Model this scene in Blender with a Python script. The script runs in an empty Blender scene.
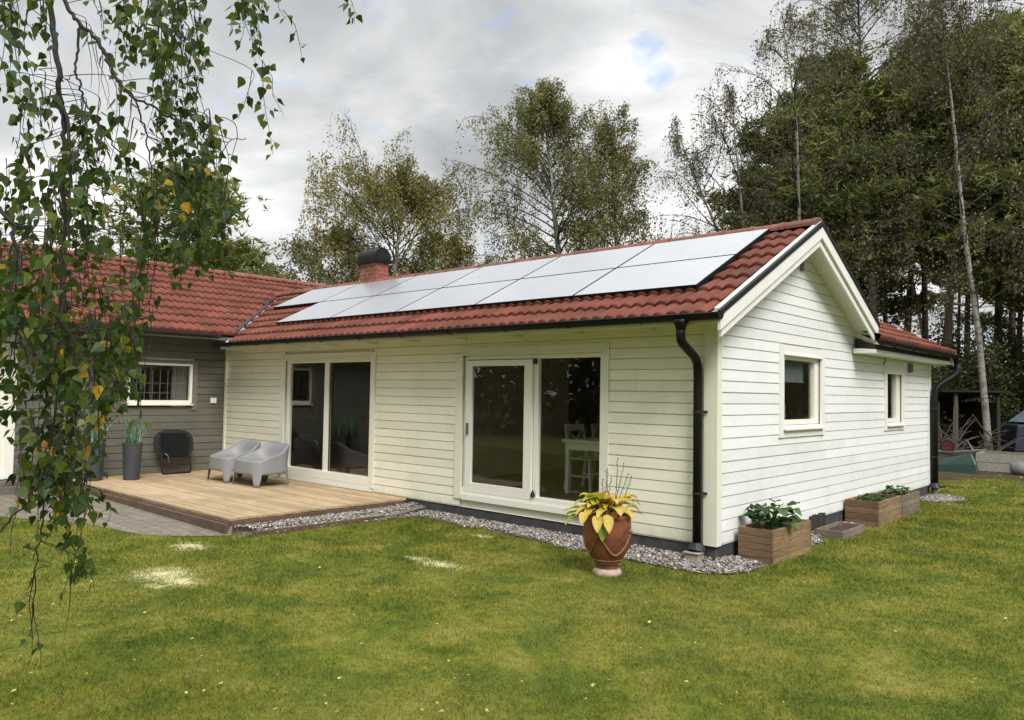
import bpy, math, random
import numpy as np
from mathutils import Vector, Matrix

random.seed(7)
rng = np.random.default_rng(11)
SC = bpy.context.scene
COL = SC.collection
R_ = math.radians

# ------------------------------------------------------------------ camera
FPX = 773.73
CAM = np.array([3.688, -7.177, 1.5])
YAW, PITCH, ROLL = 0.73358, 0.04252, 0.01660


def cam_axes():
    cy, sy = math.cos(YAW), math.sin(YAW)
    f0 = np.array([-sy, cy, 0]); r0 = np.array([cy, sy, 0]); u0 = np.array([0, 0, 1.0])
    cp, sp = math.cos(PITCH), math.sin(PITCH)
    f = f0 * cp + u0 * sp; u = u0 * cp - f0 * sp
    cr, sr = math.cos(ROLL), math.sin(ROLL)
    return r0 * cr + u * sr, u * cr - r0 * sr, f


CR, CU, CF = cam_axes()


def ray(px, py):
    return CR * (px - 512) / FPX - CU * (py - 360) / FPX + CF


def view(px, py, d):
    return CAM + ray(px, py) * d


def onp(px, py, axis, val):
    d = ray(px, py)
    return CAM + d * ((val - CAM[axis]) / d[axis])


cd = bpy.data.cameras.new('camera')
cam = bpy.data.objects.new('camera', cd)
COL.objects.link(cam)
cd.sensor_width = 36
cd.lens = FPX / 1024 * 36
cd.clip_start = 0.05
cd.clip_end = 2000
M4 = Matrix(((CR[0], CU[0], -CF[0], CAM[0]), (CR[1], CU[1], -CF[1], CAM[1]), (CR[2], CU[2], -CF[2], CAM[2]), (0, 0, 0, 1)))
cam.matrix_world = M4
SC.camera = cam

GZ = -0.17          # lawn level (top of the house plinth is z = 0)

# ------------------------------------------------------------------ materials


def nt(name):
    m = bpy.data.materials.new(name)
    m.use_nodes = True
    t = m.node_tree
    b = t.nodes['Principled BSDF']
    return m, t, b


def node(t, typ, **kw):
    n = t.nodes.new(typ)
    for k, v in kw.items():
        if k in n.inputs.keys():
            n.inputs[k].default_value = v
        else:
            setattr(n, k, v)
    return n


def ramp(t, fac, stops):
    r = t.nodes.new('ShaderNodeValToRGB')
    el = r.color_ramp.elements
    while len(el) > 1:
        el.remove(el[-1])
    for i, (p, c) in enumerate(stops):
        e = el[0] if i == 0 else el.new(p)
        e.position = p
        e.color = (*c, 1) if len(c) == 3 else c
    t.links.new(fac, r.inputs[0])
    return r.outputs[0]


def mix(t, fac, a, b, mode='MIX'):
    m = t.nodes.new('ShaderNodeMix')
    m.data_type = 'RGBA'; m.blend_type = mode
    for v, i in ((fac, 0), (a, 6), (b, 7)):
        if isinstance(v, (int, float)):
            m.inputs[i].default_value = v
        elif isinstance(v, tuple):
            m.inputs[i].default_value = (*v, 1)
        else:
            t.links.new(v, m.inputs[i])
    return m.outputs[2]


def noise(t, scale, detail=4, rough=0.6, vec=None, stretch=None, dist=0.0):
    n = node(t, 'ShaderNodeTexNoise', Scale=scale, Detail=detail, Roughness=rough, Distortion=dist)
    if vec is None:
        vec = t.nodes.new('ShaderNodeTexCoord').outputs['Object']
    if stretch:
        mp = t.nodes.new('ShaderNodeMapping')
        mp.inputs['Scale'].default_value = stretch
        t.links.new(vec, mp.inputs[0]); vec = mp.outputs[0]
    t.links.new(vec, n.inputs['Vector'])
    return n.outputs[0]


def bump(t, b, h, strength=0.3, dist=0.01):
    n = node(t, 'ShaderNodeBump', Strength=strength, Distance=dist)
    t.links.new(h, n.inputs['Height'])
    t.links.new(n.outputs[0], b.inputs['Normal'])


def mat(name, col, rough=0.6, var=0.15, scale=6.0, stretch=None, bmp=0.0, bscale=None, metal=0.0, spec=0.5, attr=None, dirt=None, splash=None):
    """Principled with soft noise colour variation; attr = per-face tint attribute; dirt = (colour, amount, scale)"""
    m, t, b = nt(name)
    n = noise(t, scale, 5, 0.6, stretch=stretch)
    lo = tuple(c * (1 - var) for c in col); hi = tuple(min(1, c * (1 + var)) for c in col)
    c = ramp(t, n, [(0.3, lo), (0.7, hi)])
    if attr:
        a = node(t, 'ShaderNodeAttribute', attribute_name='tint')
        c = mix(t, 1.0, c, ramp(t, a.outputs['Fac'], [(0, (1 - attr,) * 3), (1, (1 + attr,) * 3)]), 'MULTIPLY')
    if dirt:
        dn = noise(t, dirt[2], 6, 0.7)
        f = ramp(t, dn, [(0.5, (0, 0, 0)), (0.75, (dirt[1],) * 3)])
        c = mix(t, f, c, dirt[0])
    if splash:                                   # rain-splashed soil, ragged, on the lowest boards
        oc = t.nodes.new('ShaderNodeTexCoord').outputs['Object']; sp = t.nodes.new('ShaderNodeSeparateXYZ'); t.links.new(oc, sp.inputs[0])
        k1 = node(t, 'ShaderNodeMath', operation='MULTIPLY_ADD'); t.links.new(sp.outputs[2], k1.inputs[0]); k1.inputs[1].default_value = -2.6; t.links.new(noise(t, 5, 6, 0.75), k1.inputs[2])
        c = mix(t, ramp(t, k1.outputs[0], [(0.22, (0, 0, 0)), (0.62, (0.38,) * 3)]), c, splash)
        st = noise(t, 9, 5, 0.7, stretch=(1, 1, 0.12))
        c = mix(t, ramp(t, st, [(0.58, (0, 0, 0)), (0.8, (0.22,) * 3)]), c, splash)
    t.links.new(c, b.inputs['Base Color'])
    b.inputs['Roughness'].default_value = rough
    b.inputs['Metallic'].default_value = metal
    b.inputs['Specular IOR Level'].default_value = spec
    if bmp:
        bn = noise(t, bscale or scale * 4, 6, 0.65, stretch=stretch)
        bump(t, b, bn, bmp)
    return m


def leaf_mat(name, stops, trans=0.45, rough=0.5, spec=0.35):
    m = bpy.data.materials.new(name); m.use_nodes = True
    t = m.node_tree; b = t.nodes['Principled BSDF']; out = t.nodes['Material Output']
    a = node(t, 'ShaderNodeAttribute', attribute_name='tint')
    c = ramp(t, a.outputs['Fac'], stops)
    n = noise(t, 60, 3)
    c = mix(t, 1.0, c, ramp(t, n, [(0.3, (0.8,) * 3), (0.7, (1.15,) * 3)]), 'MULTIPLY')
    t.links.new(c, b.inputs['Base Color'])
    b.inputs['Roughness'].default_value = rough
    b.inputs['Specular IOR Level'].default_value = spec
    tr = t.nodes.new('ShaderNodeBsdfTranslucent')
    c2 = mix(t, 1.0, c, (1.25, 1.3, 0.8), 'MULTIPLY')
    t.links.new(c2, tr.inputs[0])
    ms = t.nodes.new('ShaderNodeMixShader'); ms.inputs[0].default_value = trans
    t.links.new(b.outputs[0], ms.inputs[1]); t.links.new(tr.outputs[0], ms.inputs[2])
    t.links.new(ms.outputs[0], out.inputs[0])
    return m


def glass_mat(name, tint=(0.97, 0.98, 0.97)):
    m = bpy.data.materials.new(name); m.use_nodes = True
    t = m.node_tree; t.nodes.remove(t.nodes['Principled BSDF']); out = t.nodes['Material Output']
    tr = node(t, 'ShaderNodeBsdfTransparent', Color=(*tint, 1))
    gl = node(t, 'ShaderNodeBsdfGlossy', Roughness=0.01, Color=(0.9, 0.92, 0.92, 1))
    wob = noise(t, 2.2, 2)
    bn = node(t, 'ShaderNodeBump', Strength=0.03, Distance=0.02)
    t.links.new(wob, bn.inputs['Height']); t.links.new(bn.outputs[0], gl.inputs['Normal'])
    lw = node(t, 'ShaderNodeLayerWeight', Blend=0.5)      # Schlick, the same from both sides of the pane
    pw = node(t, 'ShaderNodeMath', operation='POWER'); t.links.new(lw.outputs['Facing'], pw.inputs[0]); pw.inputs[1].default_value = 5.0
    fr = node(t, 'ShaderNodeMath', operation='MULTIPLY_ADD'); t.links.new(pw.outputs[0], fr.inputs[0]); fr.inputs[1].default_value = 0.95; fr.inputs[2].default_value = 0.058
    ms = t.nodes.new('ShaderNodeMixShader')
    t.links.new(fr.outputs[0], ms.inputs[0]); t.links.new(tr.outputs[0], ms.inputs[1]); t.links.new(gl.outputs[0], ms.inputs[2])
    t.links.new(ms.outputs[0], out.inputs[0])
    return m


def wood_mat(name, col, dark, rough=0.75, stretch=(1, 14, 14), scale=3.0, attr=0.25):
    m, t, b = nt(name)
    n = noise(t, scale, 6, 0.65, stretch=stretch)
    c = ramp(t, n, [(0.25, dark), (0.6, col), (0.9, tuple(min(1, x * 1.25) for x in col))])
    a = node(t, 'ShaderNodeAttribute', attribute_name='tint')
    c = mix(t, 1.0, c, ramp(t, a.outputs['Fac'], [(0, (1 - attr,) * 3), (1, (1 + attr,) * 3)]), 'MULTIPLY')
    n2 = noise(t, 1.3, 5, 0.7)
    c = mix(t, ramp(t, n2, [(0.45, (0, 0, 0)), (0.75, (0.5,) * 3)]), c, tuple(x * 0.6 for x in dark))
    t.links.new(c, b.inputs['Base Color'])
    b.inputs['Roughness'].default_value = rough
    bump(t, b, n, 0.35, 0.004)
    return m


def lawn_colour(t):
    """patchy mown lawn: shared by the ground sheet and the blades"""
    g = t.nodes.new('ShaderNodeNewGeometry').outputs['Position']
    sc = (1, 1, 0)
    n1 = noise(t, 0.42, 4, 0.55, g, sc, 0.6)
    n2 = noise(t, 1.7, 5, 0.65, g, sc, 0.4)
    n3 = noise(t, 9.0, 4, 0.7, g, sc)
    n4 = noise(t, 0.9, 4, 0.6, g, (1.2, 0.8, 0))
    base = ramp(t, n2, [(0.34, (0.084, 0.125, 0.016)), (0.46, (0.135, 0.166, 0.021)), (0.55, (0.193, 0.206, 0.030)), (0.68, (0.278, 0.255, 0.062))])
    base = mix(t, ramp(t, n1, [(0.42, (0, 0, 0)), (0.7, (0.55,) * 3)]), base, (0.235, 0.222, 0.05))
    base = mix(t, ramp(t, n4, [(0.52, (0, 0, 0)), (0.72, (0.55,) * 3)]), base, (0.085, 0.13, 0.019))
    base = mix(t, 1.0, base, ramp(t, n3, [(0.25, (0.7,) * 3), (0.75, (1.3,) * 3)]), 'MULTIPLY')
    return base


MAT = {}
MAT['cream'] = mat('wall_paint_lawn_bounce', (0.80, 0.78, 0.64), 0.5, 0.035, 3.0, (1, 1, 6), 0.06, 40, dirt=((0.42, 0.43, 0.27), 0.3, 1.6), attr=0.055, splash=(0.40, 0.37, 0.27))  # front copy of the one wall paint, yellow lawn bounce put into its colour
MAT['white'] = mat('wall_paint_skylight', (0.79, 0.80, 0.80), 0.5, 0.035, 3.0, (1, 1, 6), 0.06, 40, dirt=((0.5, 0.52, 0.42), 0.25, 1.6), attr=0.05, splash=(0.42, 0.40, 0.33))  # gable copy of the same wall paint, whitened in colour for skylight
MAT['trim'] = mat('trim_paint', (0.75, 0.74, 0.62), 0.45, 0.03, 4, attr=0.02, dirt=((0.5, 0.5, 0.36), 0.15, 3))
MAT['trimw'] = mat('gable_trim_skylight', (0.79, 0.785, 0.75), 0.45, 0.03, 4, attr=0.02, dirt=((0.5, 0.5, 0.4), 0.15, 3))  # gable copy of the trim paint, skylight put into its colour
MAT['frame'] = mat('window_frame_white', (0.80, 0.785, 0.70), 0.35, 0.02, 4)
MAT['greywall'] = mat('grey_brown_paint', (0.118, 0.112, 0.09), 0.6, 0.12, 2.5, (1, 1, 8), 0.1, 40, attr=0.12, dirt=((0.06, 0.06, 0.05), 0.4, 2.0))
MAT['greytrim'] = mat('grey_trim_paint', (0.16, 0.145, 0.115), 0.6, 0.1, 3)
MAT['plinth'] = mat('plinth_dark', (0.045, 0.045, 0.047), 0.85, 0.3, 5, bmp=0.4, dirt=((0.12, 0.11, 0.1), 0.5, 4))
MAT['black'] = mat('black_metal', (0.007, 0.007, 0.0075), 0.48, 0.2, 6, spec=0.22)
MAT['blackmat'] = mat('black_matt', (0.012, 0.012, 0.014), 0.55, 0.2, 8)
MAT['tile'] = mat('roof_tile_red', (0.135, 0.039, 0.024), 0.8, 0.25, 2.2, bmp=0.3, bscale=60, attr=0.34, dirt=((0.085, 0.052, 0.036), 0.8, 4.5), spec=0.25)
MAT['ridge'] = mat('ridge_tile_red', (0.18, 0.06, 0.04), 0.8, 0.2, 5, bmp=0.3, attr=0.2, dirt=((0.2, 0.18, 0.13), 0.6, 5))
MAT['flash'] = mat('grey_flashing', (0.52, 0.53, 0.52), 0.45, 0.2, 8, metal=0.3, dirt=((0.25, 0.22, 0.18), 0.5, 6))
MAT['verge'] = mat('verge_sky_reflection', (0.66, 0.67, 0.67), 0.35, 0.08, 6, metal=0.2)
MAT['inner'] = mat('interior_wall', (0.72, 0.7, 0.63), 0.8, 0.06, 3)
MAT['innerfloor'] = wood_mat('interior_floor', (0.22, 0.11, 0.06), (0.1, 0.05, 0.03), 0.4)
MAT['furn'] = mat('white_furniture', (0.75, 0.75, 0.7), 0.4, 0.03, 5)
MAT['glass'] = glass_mat('window_glass')
MAT['blind'] = mat('grey_blue_blind', (0.13, 0.155, 0.165), 0.8, 0.06, 5)
MAT['curtain'] = mat('pale_curtain', (0.2, 0.195, 0.175), 0.9, 0.1, 5)
MAT['deck'] = wood_mat('deck_boards', (0.49, 0.365, 0.215), (0.29, 0.20, 0.115), 0.8, (1.2, 16, 16), 3.0, 0.16)
MAT['deckedge'] = wood_mat('deck_edge_wood', (0.135, 0.088, 0.058), (0.055, 0.036, 0.026), 0.85, (1.5, 12, 12), 3.0, 0.2)
MAT['planter'] = wood_mat('planter_boards', (0.205, 0.128, 0.072), (0.085, 0.05, 0.03), 0.85, (1.5, 1.5, 14), 4.0, 0.2)
MAT['planter_pale'] = wood_mat('planter_pale_boards', (0.29, 0.195, 0.098), (0.12, 0.078, 0.042), 0.85, (1.5, 1.5, 14), 4.0, 0.18)
MAT['planter_grey'] = wood_mat('planter_grey_boards', (0.215, 0.17, 0.125), (0.11, 0.085, 0.065), 0.9, (1.5, 1.5, 14), 4.0, 0.2)
MAT['greywood'] = wood_mat('weathered_grey_wood', (0.3, 0.28, 0.24), (0.15, 0.135, 0.115), 0.9, (3, 3, 14), 4.0, 0.15)
MAT['soil'] = mat('soil', (0.045, 0.032, 0.022), 0.95, 0.5, 25, bmp=0.9, bscale=40)
MAT['plastic'] = mat('grey_plastic', (0.235, 0.235, 0.24), 0.48, 0.03, 8, spec=0.4)
MAT['potgrey'] = mat('dark_grey_pot', (0.045, 0.049, 0.057), 0.55, 0.15, 5, bmp=0.1)
MAT['terra'] = mat('terracotta', (0.20, 0.066, 0.034), 0.42, 0.4, 5.5, bmp=0.25, bscale=14, dirt=((0.045, 0.033, 0.02), 1.6, 3.0), spec=0.5)
MAT['terrafoot'] = mat('terracotta_chalky', (0.36, 0.265, 0.2), 0.85, 0.25, 14, bmp=0.3, dirt=((0.62, 0.55, 0.48), 0.7, 9))
MAT['terraswag'] = mat('terracotta_garland', (0.235, 0.115, 0.055), 0.7, 0.3, 12, bmp=0.3)
MAT['brick'] = None
MAT['concrete'] = mat('pale_concrete', (0.3, 0.27, 0.215), 0.9, 0.2, 8, bmp=0.4)
MAT['stone'] = mat('dark_flat_stone', (0.12, 0.1, 0.085), 0.85, 0.3, 7, bmp=0.5)
MAT['rock'] = mat('pale_rock', (0.16, 0.155, 0.145), 0.9, 0.3, 6, bmp=0.6)
MAT['barrow'] = mat('green_barrow_plastic', (0.009, 0.036, 0.024), 0.4, 0.15, 6)
MAT['barrowpale'] = mat('pale_sticker', (0.62, 0.64, 0.62), 0.5, 0.05, 6)
MAT['redwheel'] = mat('red_wheel', (0.09, 0.008, 0.011), 0.5, 0.15, 6)
MAT['rubber'] = mat('rubber', (0.015, 0.014, 0.014), 0.8, 0.15, 9)
MAT['steel'] = mat('dull_steel', (0.2, 0.2, 0.195), 0.5, 0.1, 9, metal=0.7)
MAT['lead'] = mat('lead_grey', (0.16, 0.16, 0.155), 0.7, 0.1, 9)
MAT['flueshade'] = mat('flue_shade_black', (0.004, 0.004, 0.004), 0.9, 0.1, 9)
MAT['tarp'] = mat('pale_blue_tarp', (0.16, 0.22, 0.26), 0.5, 0.1, 4)
MAT['darktarp'] = mat('dark_blue_cover', (0.022, 0.028, 0.045), 0.6, 0.2, 4)
MAT['log'] = mat('log_pile', (0.028, 0.02, 0.015), 0.9, 0.4, 9, bmp=0.5, attr=0.5)  # logs, shed and planks darkened in colour for the shade under the trees
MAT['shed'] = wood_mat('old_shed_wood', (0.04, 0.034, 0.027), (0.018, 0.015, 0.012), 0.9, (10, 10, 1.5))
MAT['paleplank'] = wood_mat('pale_plank', (0.13, 0.115, 0.09), (0.07, 0.06, 0.045), 0.9, (10, 10, 1.5))
MAT['shedroof'] = mat('shed_roof_felt', (0.015, 0.016, 0.014), 0.9, 0.2, 4)
MAT['stick'] = mat('dead_branch', (0.085, 0.07, 0.055), 0.9, 0.3, 10)
MAT['bark_dark'] = mat('dark_twig_bark', (0.028, 0.021, 0.017), 0.8, 0.4, 20, bmp=0.4)
MAT['bark_pine'] = mat('pine_bark', (0.075, 0.052, 0.037), 0.9, 0.45, 5, (1, 1, 0.3), bmp=0.8, bscale=14)

# birch bark: white with dark bands
m, t, b = nt('birch_bark')
n1 = noise(t, 5, 5, 0.7, stretch=(1, 1, 3.5)); n2 = noise(t, 1.6, 4, 0.6)
c = ramp(t, n1, [(0.38, (0.035, 0.03, 0.027)), (0.48, (0.3, 0.28, 0.25)), (0.62, (0.3, 0.29, 0.26))])
c = mix(t, ramp(t, n2, [(0.5, (0, 0, 0)), (0.7, (0.8,) * 3)]), c, (0.07, 0.06, 0.045))
t.links.new(c, b.inputs['Base Color']); b.inputs['Roughness'].default_value = 0.8
bump(t, b, n1, 0.4); MAT['birchbark'] = m

# chimney brick
m, t, b = nt('red_brick')
tc = t.nodes.new('ShaderNodeTexCoord').outputs['Object']
sx = t.nodes.new('ShaderNodeSeparateXYZ'); t.links.new(tc, sx.inputs[0])
ad = node(t, 'ShaderNodeMath', operation='ADD'); t.links.new(sx.outputs[0], ad.inputs[0]); t.links.new(sx.outputs[1], ad.inputs[1])
cx = t.nodes.new('ShaderNodeCombineXYZ'); t.links.new(ad.outputs[0], cx.inputs[0]); t.links.new(sx.outputs[2], cx.inputs[1])
bk = node(t, 'ShaderNodeTexBrick', Color1=(0.27, 0.075, 0.04, 1), Color2=(0.17, 0.045, 0.028, 1), Mortar=(0.2, 0.16, 0.13, 1), Scale=1.0)
bk.inputs['Brick Width'].default_value = 0.25; bk.inputs['Row Height'].default_value = 0.077; bk.inputs['Mortar Size'].default_value = 0.007
t.links.new(cx.outputs[0], bk.inputs['Vector'])
c = mix(t, 1.0, bk.outputs[0], ramp(t, noise(t, 12), [(0.3, (0.65,) * 3), (0.7, (1.3,) * 3)]), 'MULTIPLY')
t.links.new(c, b.inputs['Base Color']); b.inputs['Roughness'].default_value = 0.9
bump(t, b, bk.outputs['Fac'], -0.4); MAT['brick'] = m

# paving
m, t, b = nt('paving_stone')
tc = t.nodes.new('ShaderNodeTexCoord').outputs['Object']
bk = node(t, 'ShaderNodeTexBrick', Color1=(0.205, 0.172, 0.135, 1), Color2=(0.155, 0.132, 0.105, 1), Mortar=(0.095, 0.085, 0.055, 1), Scale=1.0)
bk.inputs['Brick Width'].default_value = 0.21; bk.inputs['Row Height'].default_value = 0.14; bk.inputs['Mortar Size'].default_value = 0.008
t.links.new(tc, bk.inputs['Vector'])
c = mix(t, 1.0, bk.outputs[0], ramp(t, noise(t, 6, 6, 0.7), [(0.3, (0.7,) * 3), (0.7, (1.3,) * 3)]), 'MULTIPLY')
c = mix(t, ramp(t, noise(t, 1.4, 5, 0.7), [(0.5, (0, 0, 0)), (0.75, (0.7,) * 3)]), c, (0.16, 0.155, 0.1))
t.links.new(c, b.inputs['Base Color']); b.inputs['Roughness'].default_value = 0.9
bump(t, b, bk.outputs['Fac'], -0.5); MAT['paving'] = m

# solar glass: dark panels given a pale silver base for reflected sky
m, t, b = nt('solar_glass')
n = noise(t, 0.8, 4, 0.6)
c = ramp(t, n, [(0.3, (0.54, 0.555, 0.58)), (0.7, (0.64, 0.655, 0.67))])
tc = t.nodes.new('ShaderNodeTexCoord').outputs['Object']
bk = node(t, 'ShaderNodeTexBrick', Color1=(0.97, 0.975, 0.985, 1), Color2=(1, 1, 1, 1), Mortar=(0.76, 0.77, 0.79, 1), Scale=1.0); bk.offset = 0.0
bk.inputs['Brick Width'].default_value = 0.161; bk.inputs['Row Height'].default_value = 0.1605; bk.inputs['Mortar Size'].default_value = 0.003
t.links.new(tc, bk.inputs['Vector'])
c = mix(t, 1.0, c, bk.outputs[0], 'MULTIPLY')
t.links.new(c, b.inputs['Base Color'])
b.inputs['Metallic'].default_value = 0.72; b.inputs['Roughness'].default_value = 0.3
MAT['solar'] = m

# ground: lawn, pale sand where it was filled in, forest floor beyond
m, t, b = nt('lawn_ground')
lc = lawn_colour(t)
lc = mix(t, 1.0, lc, (0.72, 0.72, 0.72), 'MULTIPLY')
a = node(t, 'ShaderNodeAttribute', attribute_name='sand'); s = noise(t, 14, 5, 0.7)
ss = node(t, 'ShaderNodeMath', operation='MULTIPLY_ADD'); t.links.new(s, ss.inputs[0]); ss.inputs[1].default_value = 1.8; ss.inputs[2].default_value = -0.9
sa = node(t, 'ShaderNodeMath', operation='ADD'); t.links.new(ss.outputs[0], sa.inputs[0]); t.links.new(a.outputs['Fac'], sa.inputs[1])
c = mix(t, ramp(t, sa.outputs[0], [(0.3, (0, 0, 0)), (0.85, (1, 1, 1))]), lc, (0.52, 0.47, 0.27))
a2 = node(t, 'ShaderNodeAttribute', attribute_name='litter')
fl = ramp(t, noise(t, 3, 6, 0.7), [(0.3, (0.028, 0.026, 0.014)), (0.6, (0.075, 0.058, 0.026)), (0.8, (0.12, 0.09, 0.04))])
c = mix(t, a2.outputs['Fac'], c, fl)
t.links.new(c, b.inputs['Base Color']); b.inputs['Roughness'].default_value = 0.95
b.inputs['Specular IOR Level'].default_value = 0.15
bump(t, b, noise(t, 40, 5, 0.7), 0.6, 0.02); MAT['ground'] = m

m, t, b = nt('grass_blades')
lc = lawn_colour(t)
a = node(t, 'ShaderNodeAttribute', attribute_name='tint')
c = mix(t, 1.0, lc, ramp(t, a.outputs['Fac'], [(0, (0.62, 0.66, 0.58)), (0.6, (1.1, 1.09, 1.0)), (0.9, (1.45, 1.35, 1.2)), (1, (2.0, 1.6, 1.7))]), 'MULTIPLY')
t.links.new(c, b.inputs['Base Color']); b.inputs['Roughness'].default_value = 0.6
b.inputs['Specular IOR Level'].default_value = 0.25
out = t.nodes['Material Output']; tr = t.nodes.new('ShaderNodeBsdfTranslucent'); t.links.new(c, tr.inputs[0])
ms = t.nodes.new('ShaderNodeMixShader'); ms.inputs[0].default_value = 0.4
t.links.new(b.outputs[0], ms.inputs[1]); t.links.new(tr.outputs[0], ms.inputs[2]); t.links.new(ms.outputs[0], out.inputs[0])
MAT['blade'] = m

m, t, b = nt('gravel_stones')
a = node(t, 'ShaderNodeAttribute', attribute_name='tint')
c = ramp(t, a.outputs['Fac'], [(0, (0.05, 0.045, 0.04)), (0.3, (0.15, 0.125, 0.105)), (0.55, (0.25, 0.22, 0.195)), (0.8, (0.38, 0.35, 0.32)), (1, (0.62, 0.6, 0.56))])
t.links.new(c, b.inputs['Base Color']); b.inputs['Roughness'].default_value = 0.85; MAT['gravel'] = m
MAT['gravelbed'] = mat('gravel_bed', (0.17, 0.15, 0.13), 0.95, 0.5, 40, bmp=0.9, bscale=50)

MAT['leaf_fg'] = leaf_mat('birch_leaf', [(0, (0.0249, 0.0511, 0.0113)), (0.45, (0.0454, 0.0851, 0.0159)), (0.78, (0.0964, 0.1362, 0.0204)), (0.9, (0.2269, 0.2155, 0.0228)), (0.955, (0.5218, 0.3403, 0.034)), (1, (0.3743, 0.1475, 0.034))], 0.42)
MAT['leaf_birch'] = leaf_mat('far_birch_leaf', [(0, (0.0737, 0.0869, 0.029)), (0.5, (0.1513, 0.1618, 0.0499)), (0.85, (0.2782, 0.2408, 0.0766)), (1, (0.4782, 0.298, 0.0949))], 0.35)
MAT['leaf_brown'] = leaf_mat('autumn_birch_leaf', [(0, (0.0793, 0.0745, 0.0338)), (0.5, (0.1583, 0.1505, 0.0538)), (1, (0.3149, 0.2142, 0.0785))], 0.35)
MAT['needle'] = leaf_mat('pine_needles', [(0, (0.0622, 0.0839, 0.0275)), (0.5, (0.1397, 0.1675, 0.0428)), (0.85, (0.2639, 0.2642, 0.0612)), (1, (0.4268, 0.2739, 0.0919))], 0.2, 0.6)
MAT['leaf_shrub'] = leaf_mat('shrub_leaf', [(0, (0.0417, 0.0491, 0.0172)), (0.6, (0.0873, 0.1016, 0.031)), (1, (0.1707, 0.1474, 0.0517))], 0.3)
MAT['hosta'] = leaf_mat('hosta_leaf', [(0, (0.13, 0.25, 0.03)), (0.2, (0.36, 0.38, 0.06)), (0.5, (0.62, 0.50, 0.075)), (0.8, (0.6, 0.42, 0.12)), (0.93, (0.42, 0.25, 0.11)), (1, (0.25, 0.13, 0.07))], 0.3)
MAT['drystalk'] = mat('dry_stalk', (0.1, 0.085, 0.065), 0.9, 0.3, 20)
MAT['grassblade'] = leaf_mat('tall_grass_leaf', [(0, (0.07, 0.182, 0.098)), (0.6, (0.168, 0.336, 0.21)), (1, (0.588, 0.658, 0.532))], 0.3)
MAT['squash'] = leaf_mat('squash_leaf', [(0, (0.02, 0.055, 0.016)), (0.6, (0.045, 0.11, 0.028)), (1, (0.11, 0.18, 0.05))], 0.3)
MAT['petal'] = leaf_mat('yellow_leaves', [(0, (0.5, 0.36, 0.06)), (0.5, (0.6, 0.5, 0.2)), (1, (0.3, 0.17, 0.06))], 0.2)

# ------------------------------------------------------------------ mesh helpers


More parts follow.
